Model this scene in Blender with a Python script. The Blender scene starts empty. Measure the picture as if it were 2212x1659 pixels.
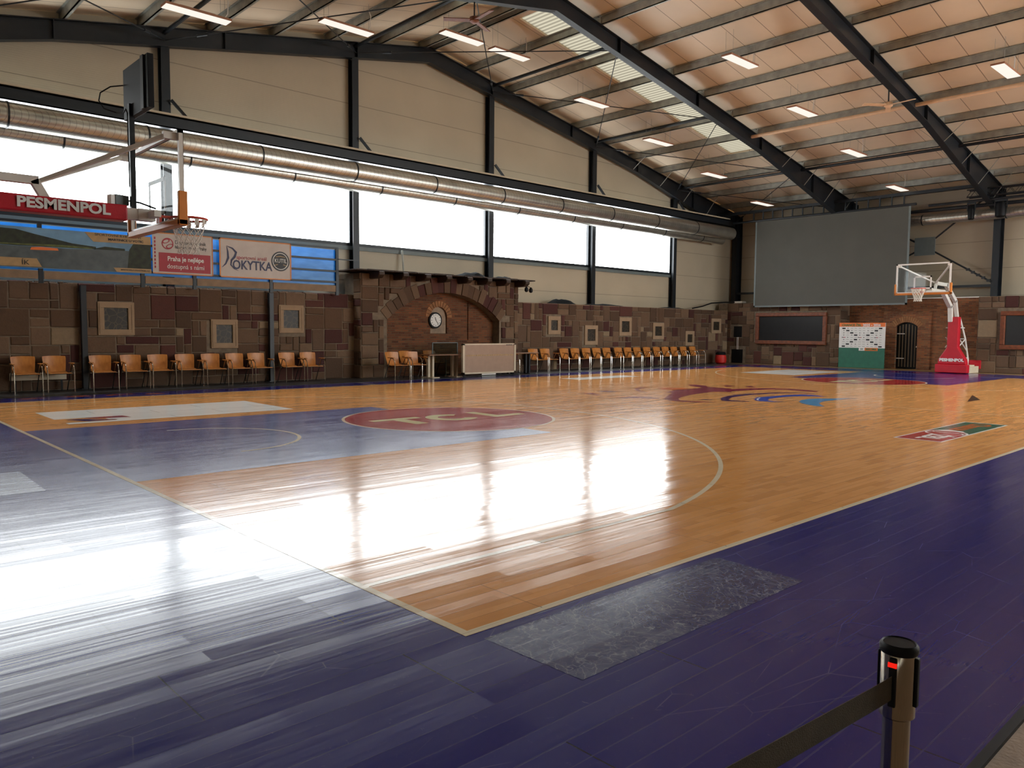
import bpy, math, random
from mathutils import Vector, Matrix
from math import sin, cos, pi, radians

# ---------------------------------------------------------------- camera, sky, exposure
SC = bpy.context.scene
COL = SC.collection
F_PX = 1687.3
CX, CY, CZ = -2.4277, -2.9348, 1.4988
YAW, PITCH, ROLL = .82325, -.06872, .00768
fw = Vector((cos(PITCH)*cos(YAW), cos(PITCH)*sin(YAW), sin(PITCH)))
rt = fw.cross(Vector((0, 0, 1))).normalized()
up = rt.cross(fw)
r2 = cos(ROLL)*rt + sin(ROLL)*up
u2 = -sin(ROLL)*rt + cos(ROLL)*up
cam_data = bpy.data.cameras.new('camera')
cam = bpy.data.objects.new('camera', cam_data)
COL.objects.link(cam)
M4 = Matrix(((r2.x, u2.x, -fw.x, CX), (r2.y, u2.y, -fw.y, CY), (r2.z, u2.z, -fw.z, CZ), (0, 0, 0, 1)))
cam.matrix_world = M4
cam_data.sensor_width = 36
cam_data.lens = 36*F_PX/2212
cam_data.clip_start = .05
cam_data.clip_end = 300
SC.camera = cam

SC.view_settings.view_transform = 'Standard'
SC.view_settings.look = 'None'
SC.view_settings.gamma = 1
SC.view_settings.use_curve_mapping = False
SC.view_settings.exposure = 0.18
SC.cycles.max_bounces = 8
SC.cycles.diffuse_bounces = 4
SC.cycles.glossy_bounces = 4
SC.cycles.use_adaptive_sampling = True
SC.cycles.adaptive_threshold = .05
SC.cycles.adaptive_min_samples = 16
SC.cycles.transparent_max_bounces = 12
SC.cycles.sample_clamp_indirect = 12
SC.cycles.use_denoising = True

SKY = 12.0
world = bpy.data.worlds.new('sky')
SC.world = world
world.use_nodes = True
bg = world.node_tree.nodes['Background']
bg.inputs[0].default_value = (.93, .97, 1.0, 1)
bg.inputs[1].default_value = SKY

YG = 18.75           # inner face of the window gable
YB = -11.0           # gable behind the camera
XL, XR = -5.9, 33.1
XA = 13.55           # ridge
ZT, SL = 10.8, .184  # rafter top at the ridge, slope
FR = (18.5, 12.7, 6.9, 1.1, -4.7, -10.5)
COLX = (-.6, 5.07, 10.75, 16.36, 21.95, 27.56)
WZ0, WZ1 = 4.2, 6.62
def ztop(x): return ZT - SL*abs(x-XA)

def portal(name, loc, rot, sx, sy):
    l = bpy.data.lights.new(name, 'AREA')
    l.shape = 'RECTANGLE'; l.size = sx; l.size_y = sy
    l.cycles.is_portal = True
    o = bpy.data.objects.new(name, l); COL.objects.link(o)
    o.location = loc; o.rotation_euler = rot
portal('daylight_far_windows', (11, YG+.28, (WZ0+WZ1)/2), (radians(-90), 0, 0), 33.4, WZ1-WZ0)
portal('added_near_daylight', (25.5, YB-.28, 4.9), (radians(90), 0, 0), 15.5, 3.6)  # fill light for the unseen window band added behind the camera
portal('added_rear_daylight', (22.5, -6.2, ztop(22.5)+.6), (0, math.atan(SL), 0), 17.6, 7.2)  # fill light for an unseen rooflight added over the rear floor
for sgn in (-1, 1):
    a = math.atan(SL)
    portal('daylight_rooflight', (XA+sgn*6.6, 14.0, ztop(XA+6.6)+.52), (0, sgn*a, 0), 13.0, 2.0)

# ---------------------------------------------------------------- node helpers
class NT:
    def __init__(s, name):
        s.m = bpy.data.materials.new(name); s.m.use_nodes = True
        s.t = s.m.node_tree; s.t.nodes.clear()
        s.out = s.n('ShaderNodeOutputMaterial')
    def n(s, typ, **k):
        nd = s.t.nodes.new(typ)
        for a, b in k.items():
            if a.startswith('i_'):
                key = a[2:]
                key = int(key) if key.isdigit() else key.replace('_', ' ')
                nd.inputs[key].default_value = b
            else: setattr(nd, a, b)
        return nd
    def l(s, a, b): s.t.links.new(a, b)
    def math(s, op, a, b=None, clamp=False):
        nd = s.n('ShaderNodeMath', operation=op, use_clamp=clamp)
        for i, v in enumerate((a, b)):
            if v is None: continue
            if isinstance(v, (int, float)): nd.inputs[i].default_value = v
            else: s.l(v, nd.inputs[i])
        return nd.outputs[0]
    def mix(s, fac, a, b, blend='MIX'):
        nd = s.n('ShaderNodeMix', data_type='RGBA', blend_type=blend)
        for i, v in ((0, fac), (6, a), (7, b)):
            if isinstance(v, (int, float)): nd.inputs[i].default_value = v
            elif isinstance(v, tuple): nd.inputs[i].default_value = (*v[:3], 1)
            else: s.l(v, nd.inputs[i])
        return nd.outputs[2]
    def ramp(s, fac, stops, interp='LINEAR'):
        nd = s.n('ShaderNodeValToRGB'); cr = nd.color_ramp; cr.interpolation = interp
        while len(cr.elements) < len(stops): cr.elements.new(.5)
        for e, (p, c) in zip(cr.elements, stops):
            e.position = p; e.color = (*c[:3], 1) if isinstance(c, tuple) else (c, c, c, 1)
        s.l(fac, nd.inputs[0]); return nd.outputs[0]
    def coord(s, scale=(1, 1, 1), loc=(0, 0, 0), rot=(0, 0, 0)):
        tc = s.n('ShaderNodeTexCoord'); mp = s.n('ShaderNodeMapping')
        mp.inputs['Location'].default_value = loc; mp.inputs['Rotation'].default_value = rot
        mp.inputs['Scale'].default_value = scale
        s.l(tc.outputs['Object'], mp.inputs[0]); return mp.outputs[0]
    def noise(s, vec, scale, detail=3, rough=.5, dist=0):
        nd = s.n('ShaderNodeTexNoise'); nd.inputs['Scale'].default_value = scale
        nd.inputs['Detail'].default_value = detail; nd.inputs['Roughness'].default_value = rough
        nd.inputs['Distortion'].default_value = dist
        s.l(vec, nd.inputs['Vector']); return nd.outputs[0]
    def bump(s, h, strength, dist, normal=None):
        nd = s.n('ShaderNodeBump'); nd.inputs['Strength'].default_value = strength
        nd.inputs['Distance'].default_value = dist; s.l(h, nd.inputs['Height'])
        if normal is not None: s.l(normal, nd.inputs['Normal'])
        return nd.outputs[0]
    def bsdf(s, color=(.5, .5, .5), rough=.5, metal=0., spec=.5, normal=None, emit=None, estr=0, alpha=None, coat=0):
        b = s.n('ShaderNodeBsdfPrincipled')
        for k, v in (('Base Color', color), ('Roughness', rough), ('Metallic', metal), ('Specular IOR Level', spec)):
            if isinstance(v, tuple): b.inputs[k].default_value = (*v[:3], 1)
            elif isinstance(v, (int, float)): b.inputs[k].default_value = v
            else: s.l(v, b.inputs[k])
        if coat: b.inputs['Coat Weight'].default_value = coat
        if normal is not None: s.l(normal, b.inputs['Normal'])
        if emit: b.inputs['Emission Color'].default_value = (*emit, 1); b.inputs['Emission Strength'].default_value = estr
        s.l(b.outputs[0], s.out.inputs[0]); s.b = b
        return s.m

def plain(name, color, rough=.5, metal=0., spec=.5, var=.08, scale=6., bump=0., coat=0):
    t = NT(name)
    v = t.coord()
    nz = t.noise(v, scale, 4)
    c = t.ramp(nz, [(.25, tuple(x*(1-var) for x in color)), (.75, tuple(min(1, x*(1+var)) for x in color))])
    nm = t.bump(t.noise(v, scale*12, 3), bump, .01) if bump else None
    return t.bsdf(c, rough, metal, spec, nm, coat=coat)

# ---------------------------------------------------------------- floor material
def floor_mat(name, color, kind='paint', rough=.15, spec=.5):
    t = NT(name)
    tc = t.n('ShaderNodeTexCoord').outputs['Object']
    def brick(bw, rh, mort, loc, c1=0., c2=1., mc=0., off=.5, smooth=.1):
        mp = t.n('ShaderNodeMapping'); mp.inputs['Location'].default_value = loc; t.l(tc, mp.inputs[0])
        b = t.n('ShaderNodeTexBrick', offset=off)
        b.inputs['Color1'].default_value = (c1, c1, c1, 1); b.inputs['Color2'].default_value = (c2, c2, c2, 1)
        b.inputs['Mortar'].default_value = (mc, mc, mc, 1)
        b.inputs['Scale'].default_value = 1; b.inputs['Mortar Size'].default_value = mort
        b.inputs['Mortar Smooth'].default_value = smooth; b.inputs['Bias'].default_value = 0
        b.inputs['Brick Width'].default_value = bw; b.inputs['Row Height'].default_value = rh
        t.l(mp.outputs[0], b.inputs['Vector']); return b
    panel = brick(1.83, .5167, .0038, (2.231, .018, 0))
    strip = brick(60., .12917, .0030, (30, .018, 0), off=0)
    plank = brick(1.83, .12917, .0001, (2.231, .018, 0), off=.37)
    stave = brick(.47, .0646, .0008, (.3, .018, 0), off=.41)
    seam = t.math('MAXIMUM', panel.outputs['Fac'], t.math('MULTIPLY', strip.outputs['Fac'], .75))
    mp = t.n('ShaderNodeMapping'); mp.inputs['Scale'].default_value = (.55, 11, 1); t.l(tc, mp.inputs[0])
    streak = t.noise(mp.outputs[0], 4.0, 5, .65)
    mp2 = t.n('ShaderNodeMapping'); mp2.inputs['Scale'].default_value = (.25, 3.2, 1); t.l(tc, mp2.inputs[0])
    wave = t.noise(mp2.outputs[0], 2.2, 3, .6)
    mp3 = t.n('ShaderNodeMapping'); mp3.inputs['Scale'].default_value = (.8, 16, 1); t.l(tc, mp3.inputs[0])
    grain = t.noise(mp3.outputs[0], 7, 5, .6)
    if kind == 'wood':
        vv = t.math('ADD', t.math('MULTIPLY', stave.outputs[0], .62), t.math('MULTIPLY', grain, .38))
        d = tuple(c*k for c, k in zip(color, (.80, .74, .66))); h = tuple(min(1, c*k) for c, k in zip(color, (1.12, 1.16, 1.28)))
        c = t.ramp(vv, [(.1, d), (.5, color), (.95, h)])
        big = t.noise(tc, .35, 2)
        c = t.mix(t.math('MULTIPLY', big, .25), c, tuple(x*.82 for x in color))
        c = t.mix(t.math('MULTIPLY', seam, .55), c, tuple(x*.25 for x in color))
    elif kind == 'scuff':
        vo = t.n('ShaderNodeTexVoronoi', feature='DISTANCE_TO_EDGE'); vo.inputs['Scale'].default_value = 7
        dn = t.n('ShaderNodeTexNoise'); dn.inputs['Scale'].default_value = 2.4; dn.inputs['Detail'].default_value = 4; t.l(tc, dn.inputs['Vector'])
        vm = t.n('ShaderNodeVectorMath', operation='ADD'); t.l(tc, vm.inputs[0]); t.l(dn.outputs['Color'], vm.inputs[1]); t.l(vm.outputs[0], vo.inputs['Vector'])
        vo2 = t.n('ShaderNodeTexVoronoi', feature='DISTANCE_TO_EDGE'); vo2.inputs['Scale'].default_value = 13; t.l(vm.outputs[0], vo2.inputs['Vector'])
        s1 = t.ramp(vo.outputs['Distance'], [(0, 1.), (.035, 0.)]); s2 = t.ramp(vo2.outputs['Distance'], [(0, .7), (.03, 0.)])
        nz = t.noise(tc, 5, 6, .7)
        m = t.math('ADD', t.math('MULTIPLY', s1, .5), t.math('MULTIPLY', s2, .5))
        m = t.math('ADD', m, t.ramp(nz, [(.45, 0.), (.8, .35)]), clamp=True)
        c = t.mix(m, color, (.26, .29, .36))
    else:
        gseam = True
        sc = t.noise(tc, 26, 4, .8, 1.2)
        scr = t.ramp(sc, [(.64, 0.), (.72, .8)])
        mp4 = t.n('ShaderNodeMapping'); mp4.inputs['Scale'].default_value = (1, 2.4, 1); mp4.inputs['Rotation'].default_value = (0, 0, .5); t.l(tc, mp4.inputs[0])
        vo = t.n('ShaderNodeTexVoronoi', feature='DISTANCE_TO_EDGE'); vo.inputs['Scale'].default_value = 1.1; t.l(mp4.outputs[0], vo.inputs['Vector'])
        line = t.math('MULTIPLY', t.ramp(vo.outputs['Distance'], [(0, 1.), (.004, 0.)]), t.ramp(t.noise(tc, 1.7, 2), [(.5, 0.), (.6, 1.)]))
        m = t.math('ADD', t.math('MULTIPLY', scr, .35), t.math('MULTIPLY', line, .5), clamp=True)
        gcol = tuple(min(1, x*1.1+.17) for x in color)
        c = t.mix(m, color, gcol)
        c = t.mix(t.math('MULTIPLY', t.math('SUBTRACT', plank.outputs[0], .5), .16), c, tuple(x*1.6+.01 for x in color))
        c = t.mix(t.math('MULTIPLY', strip.outputs['Fac'], .22), c, tuple(x*.5+.10 for x in color))  # pale joint tint on dark paint stands in for glare along seams
        c = t.mix(t.math('MULTIPLY', t.math('GREATER_THAN', t.math('SUBTRACT', panel.outputs['Fac'], strip.outputs['Fac']), .5), .9), c, tuple(x*.1 for x in color))
    r = t.math('ADD', t.math('MULTIPLY', t.math('SUBTRACT', streak, .5), .20), rough)
    r = t.math('ADD', r, t.math('MULTIPLY', t.math('SUBTRACT', plank.outputs[0], .5), .05), clamp=True)
    if kind == 'scuff': r = t.math('ADD', r, .04)
    # every board lies at its own tiny tilt about its length, and is slightly cupped in long waves
    mp5 = t.n('ShaderNodeMapping'); mp5.inputs['Scale'].default_value = (.20, 20, 1); t.l(tc, mp5.inputs[0])
    lw = t.noise(mp5.outputs[0], 1.6, 4, .7)
    tl = t.math('ADD', t.math('MULTIPLY', t.math('SUBTRACT', plank.outputs[0], .5), .024), t.math('MULTIPLY', t.math('SUBTRACT', lw, .5), .09))
    cn = t.n('ShaderNodeCombineXYZ'); cn.inputs[2].default_value = 1; t.l(tl, cn.inputs[1])
    nn_ = t.n('ShaderNodeVectorMath', operation='NORMALIZE'); t.l(cn.outputs[0], nn_.inputs[0]); n0 = nn_.outputs[0]
    n1 = t.bump(wave, .05, .004, n0)
    n2 = t.bump(streak, .10, .0014, n1)
    n3 = t.bump(t.math('SUBTRACT', 1., seam), .6, .002, n2)
    return t.bsdf(c, r, 0, spec, n3)

# ---------------------------------------------------------------- other materials
MAT = {}
MAT['wood'] = floor_mat('maple_floor', (.70, .325, .10), 'wood', rough=.15, spec=.42)
MAT['blue'] = floor_mat('navy_floor_paint', (.006, .010, .15), rough=.195, spec=.36)
MAT['scuff'] = floor_mat('scuffed_floor_paint', (.018, .026, .11), 'scuff', rough=.2, spec=.36)
MAT['line'] = floor_mat('cream_line_paint', (.72, .62, .44))
MAT['mark_white'] = floor_mat('white_floor_paint', (.80, .80, .76))
MAT['mark_red'] = floor_mat('crimson_floor_paint', (.36, .018, .022))
MAT['mark_cream'] = floor_mat('lime_cream_floor_paint', (.62, .60, .30))
MAT['mark_maroon'] = floor_mat('maroon_floor_paint', (.22, .012, .05))
MAT['mark_plum'] = floor_mat('plum_floor_paint', (.045, .01, .09))
MAT['mark_blue'] = floor_mat('royal_floor_paint', (.01, .06, .42))
MAT['mark_sky'] = floor_mat('sky_floor_paint', (.06, .26, .50))
MAT['mark_orange'] = floor_mat('orange_floor_paint', (.65, .13, .02))
MAT['mark_teal'] = floor_mat('teal_floor_paint', (.01, .10, .12))
MAT['mark_green'] = floor_mat('green_floor_paint', (.008, .11, .07))
MAT['mark_black'] = floor_mat('dark_floor_paint', (.03, .02, .015))
MAT['rubber'] = plain('dark_grey_rubber_floor', (.022, .025, .028), .38, var=.25, scale=3)
MAT['tan_floor'] = plain('tan_border_floor', (.30, .19, .085), .3, var=.15)

MAT['steel'] = plain('anthracite_steel', (.012, .015, .019), .42, spec=.4, var=.15)
MAT['galv'] = plain('galvanised_steel', (.34, .34, .30), .42, metal=.35, var=.25, scale=4)
MAT['black'] = plain('black_plastic', (.006, .006, .007), .5, spec=.2)
MAT['white_paint'] = plain('white_painted_steel', (.74, .70, .64), .35)
MAT['red_pad'] = plain('red_vinyl_padding', (.50, .008, .022), .42, bump=.15)
MAT['orange_pad'] = plain('orange_board_padding', (.62, .20, .025), .5)
MAT['rim'] = plain('red_painted_rim', (.55, .035, .015), .4)
MAT['net'] = plain('white_cord', (.74, .70, .62), .8)
MAT['chrome'] = plain('chrome_tube', (.55, .52, .47), .18, metal=1, var=.05)
MAT['gold_chrome'] = plain('polished_steel_post', (.42, .36, .28), .10, metal=1, var=.05)
MAT['cream'] = plain('cream_painted_panel', (.58, .49, .36), .5)
MAT['fan_lit_strut'] = plain('beige_fan_warm_lit_strut', (.66, .45, .28), .5)  # fan's own beige; on the strut it holds warm reflected floor light
MAT['screen'] = plain('grey_screen_cloth', (.085, .084, .072), .75, var=.06, scale=1.2)
MAT['dark_glass'] = plain('dark_screen_glass', (.02, .022, .024), .22)
MAT['red_wood'] = plain('red_brown_carved_wood', (.17, .045, .014), .45, var=.4, scale=9, bump=.6)
MAT['grey_wood'] = plain('weathered_boards', (.26, .17, .10), .7, var=.25, scale=5, bump=.3)
MAT['dark_wood'] = plain('dark_oak_boards', (.035, .018, .010), .6, var=.4, scale=8, bump=.5)
MAT['white'] = plain('white_print', (.80, .79, .76), .55, var=.03)
MAT['banner_white'] = plain('white_banner_cloth', (.56, .50, .46), .6, var=.10, scale=3)
MAT['p_red'] = plain('red_print', (.36, .010, .022), .5)
MAT['p_navy'] = plain('navy_print', (.012, .014, .07), .5)
MAT['p_black'] = plain('black_print', (.012, .012, .012), .5)
MAT['p_orange'] = plain('orange_print', (.80, .18, .03), .5)
MAT['p_green'] = plain('green_print', (.01, .18, .05), .5)
MAT['p_teal'] = plain('teal_green_board', (.014, .13, .08), .5, var=.12)
MAT['p_tan'] = plain('tan_print', (.42, .27, .12), .55, var=.12, scale=8)
MAT['p_water'] = plain('lake_water_print', (.075, .095, .10), .5, var=.35, scale=5)
MAT['p_sky'] = plain('lake_sky_print', (.15, .30, .46), .5, var=.3, scale=2)
MAT['p_hill'] = plain('forest_print', (.022, .028, .012), .6, var=.6, scale=8)
MAT['p_moss'] = plain('shore_print', (.10, .12, .03), .6, var=.5, scale=9)
MAT['net_tarp'] = plain('black_tarpaulin', (.010, .011, .012), .95, spec=.1, bump=.6)
MAT['red_cloth'] = plain('red_bag_cloth', (.55, .012, .006), .5, bump=.4)
MAT['sandstone'] = plain('cut_sandstone_surround', (.34, .235, .145), .85, var=.12, scale=4, bump=.3)
MAT['belt'] = plain('olive_black_webbing', (.055, .042, .024), .8, var=.2, scale=30, bump=.3)
MAT['tan_lamp'] = plain('lamp_housing', (.35, .16, .09), .6)
MAT['speaker_grey'] = plain('grey_metal_plate', (.14, .17, .17), .5)
MAT['brick_light'] = plain('sandy_arch_brick', (.30, .135, .055), .85, var=.3, scale=6, bump=.4)
MAT['led_panel'] = plain('warm_lit_panel', (.34, .215, .145), .4)  # off-white panel, toned tan to hold the warm light it reflects
MAT['door_slat'] = plain('pale_door_slat', (.13, .09, .05), .7)
MAT['concrete'] = plain('brown_concrete', (.30, .21, .14), .7, var=.3, scale=5, bump=.4)

def glass(name, tint, gl=.08, rough=.03):
    t = NT(name)
    tr = t.n('ShaderNodeBsdfTransparent'); tr.inputs[0].default_value = (*tint, 1)
    g = t.n('ShaderNodeBsdfGlossy'); g.inputs['Roughness'].default_value = rough
    lw = t.n('ShaderNodeLayerWeight'); lw.inputs[0].default_value = .5
    fr = t.math('ADD', t.math('MULTIPLY', t.math('POWER', lw.outputs['Facing'], 5.), .07), .008)
    nz = t.noise(t.coord(), 3, 2)
    f = t.math('MULTIPLY', fr, t.math('ADD', t.math('MULTIPLY', nz, gl), 1-gl/2), clamp=True)
    mx = t.n('ShaderNodeMixShader'); t.l(f, mx.inputs[0]); t.l(tr.outputs[0], mx.inputs[1]); t.l(g.outputs[0], mx.inputs[2])
    t.l(mx.outputs[0], t.out.inputs[0]); return t.m
MAT['glass'] = glass('clear_backboard_glass', (.93, .95, .95))
MAT['tint_glass'] = glass('tinted_clear_screen', (.62, .72, .72))
# polycarbonate window sheet: vertical cell walls, mostly see-through
t = NT('window_sheet')
v = t.coord()
sx = t.n('ShaderNodeSeparateXYZ'); t.l(v, sx.inputs[0])
fr = t.math('FRACT', t.math('MULTIPLY', sx.outputs[0], 1.45))
ln = t.math('LESS_THAN', fr, .05)
col = t.mix(ln, (.95, .96, .95), (.72, .68, .58))
tr = t.n('ShaderNodeBsdfTransparent'); t.l(col, tr.inputs[0]); t.l(tr.outputs[0], t.out.inputs[0])
MAT['window'] = t.m
# translucent corrugated rooflight
t = NT('rooflight_sheet')
v = t.coord()
sx = t.n('ShaderNodeSeparateXYZ'); t.l(v, sx.inputs[0])
w = t.math('SINE', t.math('MULTIPLY', sx.outputs[0], 42.))
c = t.ramp(t.math('ADD', t.math('MULTIPLY', w, .5), .5), [(0, (.030, .026, .019)), (1, (.062, .055, .040))])
tr = t.n('ShaderNodeBsdfTranslucent'); t.l(c, tr.inputs[0]); t.l(tr.outputs[0], t.out.inputs[0])
MAT['rooflight'] = t.m
# blue polycarbonate
t = NT('blue_balcony_sheet')
nz = t.noise(t.coord((1, 1, 3)), 2.5, 3)
c = t.ramp(nz, [(.3, (.07, .32, .62)), (.7, (.14, .48, .82))])
b1 = t.n('ShaderNodeBsdfTranslucent'); t.l(c, b1.inputs[0])
b2 = t.n('ShaderNodeBsdfPrincipled'); t.l(c, b2.inputs['Base Color']); b2.inputs['Roughness'].default_value = .3
b3 = t.n('ShaderNodeBsdfTransparent'); b3.inputs[0].default_value = (.15, .5, .9, 1)
m1 = t.n('ShaderNodeMixShader'); m1.inputs[0].default_value = .35; t.l(b2.outputs[0], m1.inputs[1]); t.l(b1.outputs[0], m1.inputs[2])
m2 = t.n('ShaderNodeMixShader'); m2.inputs[0].default_value = .3; t.l(m1.outputs[0], m2.inputs[1]); t.l(b3.outputs[0], m2.inputs[2])
t.l(m2.outputs[0], t.out.inputs[0]); MAT['blue_sheet'] = t.m
# roof sandwich panels: joints run down the slope, one per metre of y
t = NT('roof_panel')
v = t.coord(); sx = t.n('ShaderNodeSeparateXYZ'); t.l(v, sx.inputs[0])
ln = t.math('LESS_THAN', t.math('FRACT', t.math('MULTIPLY', sx.outputs[1], 1.0)), .022)
c = t.ramp(t.noise(v, .8, 3), [(.3, (.63, .52, .38)), (.7, (.70, .58, .43))])
c = t.mix(t.math('MULTIPLY', ln, .8), c, (.12, .08, .05))
t.bsdf(c, .45); MAT['roof'] = t.m
# wall sandwich panels: horizontal joints every 1.09 m
t = NT('wall_panel')
v = t.coord(); sx = t.n('ShaderNodeSeparateXYZ'); t.l(v, sx.inputs[0])
ln = t.math('LESS_THAN', t.math('FRACT', t.math('MULTIPLY', t.math('SUBTRACT', sx.outputs[2], 3.03-1.09*10), 1/1.09)), .014)
micro = t.math('SINE', t.math('MULTIPLY', sx.outputs[2], 120.))
c = t.ramp(t.noise(v, .7, 3), [(.3, (.44, .38, .28)), (.7, (.485, .42, .31))])
c = t.mix(t.math('MULTIPLY', ln, .75), c, (.12, .10, .075))
t.bsdf(c, .5, 0, .4, t.bump(micro, .15, .002)); MAT['wall'] = t.m
# rough stone, one tone per stone
t = NT('ashlar_stone')
g = t.n('ShaderNodeNewGeometry')
c = t.ramp(g.outputs['Random Per Island'], [(0, (.135, .075, .042)), (.17, (.175, .105, .062)), (.34, (.10, .056, .033)), (.50, (.215, .133, .08)),
     (.64, (.145, .086, .053)), (.76, (.075, .020, .018)), (.88, (.11, .036, .028)), (.95, (.32, .23, .14))], 'CONSTANT')
v = t.coord()
c = t.mix(t.math('MULTIPLY', t.noise(v, 9, 5, .7), .5), c, (.06, .042, .03))
nb = t.noise(v, 22, 5, .7)
t.bsdf(c, .85, 0, .3, t.bump(nb, .7, .012)); MAT['stone'] = t.m
MAT['mortar'] = plain('mortar', (.19, .145, .10), .9, var=.3, scale=7, bump=.5)
def brickmat(name, horiz, k=1.):
    t = NT(name)
    tc = t.n('ShaderNodeTexCoord'); sx = t.n('ShaderNodeSeparateXYZ'); t.l(tc.outputs['Object'], sx.inputs[0])
    cb = t.n('ShaderNodeCombineXYZ'); t.l(sx.outputs[horiz], cb.inputs[0]); t.l(sx.outputs[2], cb.inputs[1])
    b = t.n('ShaderNodeTexBrick'); b.inputs['Scale'].default_value = 1
    b.inputs['Brick Width'].default_value = .26; b.inputs['Row Height'].default_value = .072
    b.inputs['Mortar Size'].default_value = .009; b.inputs['Mortar Smooth'].default_value = .3
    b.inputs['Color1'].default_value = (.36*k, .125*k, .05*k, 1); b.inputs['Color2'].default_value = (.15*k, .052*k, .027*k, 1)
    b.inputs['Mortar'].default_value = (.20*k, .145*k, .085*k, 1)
    dn = t.n('ShaderNodeTexNoise'); dn.inputs['Scale'].default_value = 6; t.l(tc.outputs['Object'], dn.inputs['Vector'])
    vm = t.n('ShaderNodeVectorMath', operation='SCALE'); t.l(dn.outputs['Color'], vm.inputs[0]); vm.inputs['Scale'].default_value = .03
    va = t.n('ShaderNodeVectorMath', operation='ADD'); t.l(cb.outputs[0], va.inputs[0]); t.l(vm.outputs[0], va.inputs[1])
    t.l(va.outputs[0], b.inputs['Vector'])
    c = t.mix(t.ramp(t.noise(tc.outputs['Object'], 5, 4), [(.5, 0.), (.75, .6)]), b.outputs[0], (.26*k, .15*k, .07*k))
    nm = t.bump(t.math('SUBTRACT', 1., b.outputs['Fac']), .7, .012)
    return t.bsdf(c, .85, 0, .3, nm)
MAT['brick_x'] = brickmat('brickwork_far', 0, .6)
MAT['brick_y'] = brickmat('brickwork_side', 1)
# pebble picture inside the stone frames
t = NT('pebble_mosaic')
vo = t.n('ShaderNodeTexVoronoi', feature='DISTANCE_TO_EDGE'); vo.inputs['Scale'].default_value = 7; t.l(t.coord(), vo.inputs['Vector'])
c = t.ramp(vo.outputs['Distance'], [(0, (.09, .065, .035)), (.08, (.018, .014, .009)), (1, (.032, .024, .011))])
t.bsdf(c, .5); MAT['mosaic'] = t.m
# spiral duct
t = NT('spiral_duct_metal')
v = t.coord(); sx = t.n('ShaderNodeSeparateXYZ'); t.l(v, sx.inputs[0])
w = t.math('FRACT', t.math('ADD', t.math('MULTIPLY', sx.outputs[0], 7.3), t.math('MULTIPLY', sx.outputs[1], 7.3)))
rib = t.math('LESS_THAN', w, .1)
c = t.ramp(t.noise(v, 2.5, 4), [(.3, (.42, .41, .37)), (.7, (.56, .54, .48))])
c = t.mix(t.math('MULTIPLY', rib, .45), c, (.10, .09, .08))
t.bsdf(c, .30, .85, .5, t.bump(rib, .8, .006)); MAT['duct'] = t.m
# wooden chair shell
t = NT('honey_plywood')
v = t.coord((1, 1, .25))
c = t.ramp(t.noise(v, 14, 4), [(.3, (.42, .15, .030)), (.7, (.58, .235, .055))])
t.bsdf(c, .28, 0, .5); MAT['ply'] = t.m
t = NT('dark_walnut_table'); c = t.ramp(t.noise(t.coord((.3, 2, 1)), 12, 4), [(.3, (.16, .07, .03)), (.7, (.26, .13, .06))]); t.bsdf(c, .35); MAT['table'] = t.m
def emis(name, col, s):
    t = NT(name); nz = t.noise(t.coord(), 4, 2)
    e = t.n('ShaderNodeEmission'); t.l(t.ramp(nz, [(0, tuple(x*.96 for x in col)), (1, col)]), e.inputs[0]); e.inputs[1].default_value = s
    t.l(e.outputs[0], t.out.inputs[0]); return t.m
MAT['target_tan'] = plain('tan_target_tape', (.22, .14, .09), .6)
MAT['lamp'] = emis('lit_lamp_diffuser', (1, .90, .80), .95)
MAT['red_glow'] = emis('glowing_red_button', (1, .02, .01), .8)  # glow added to a release button that is no lamp
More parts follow.
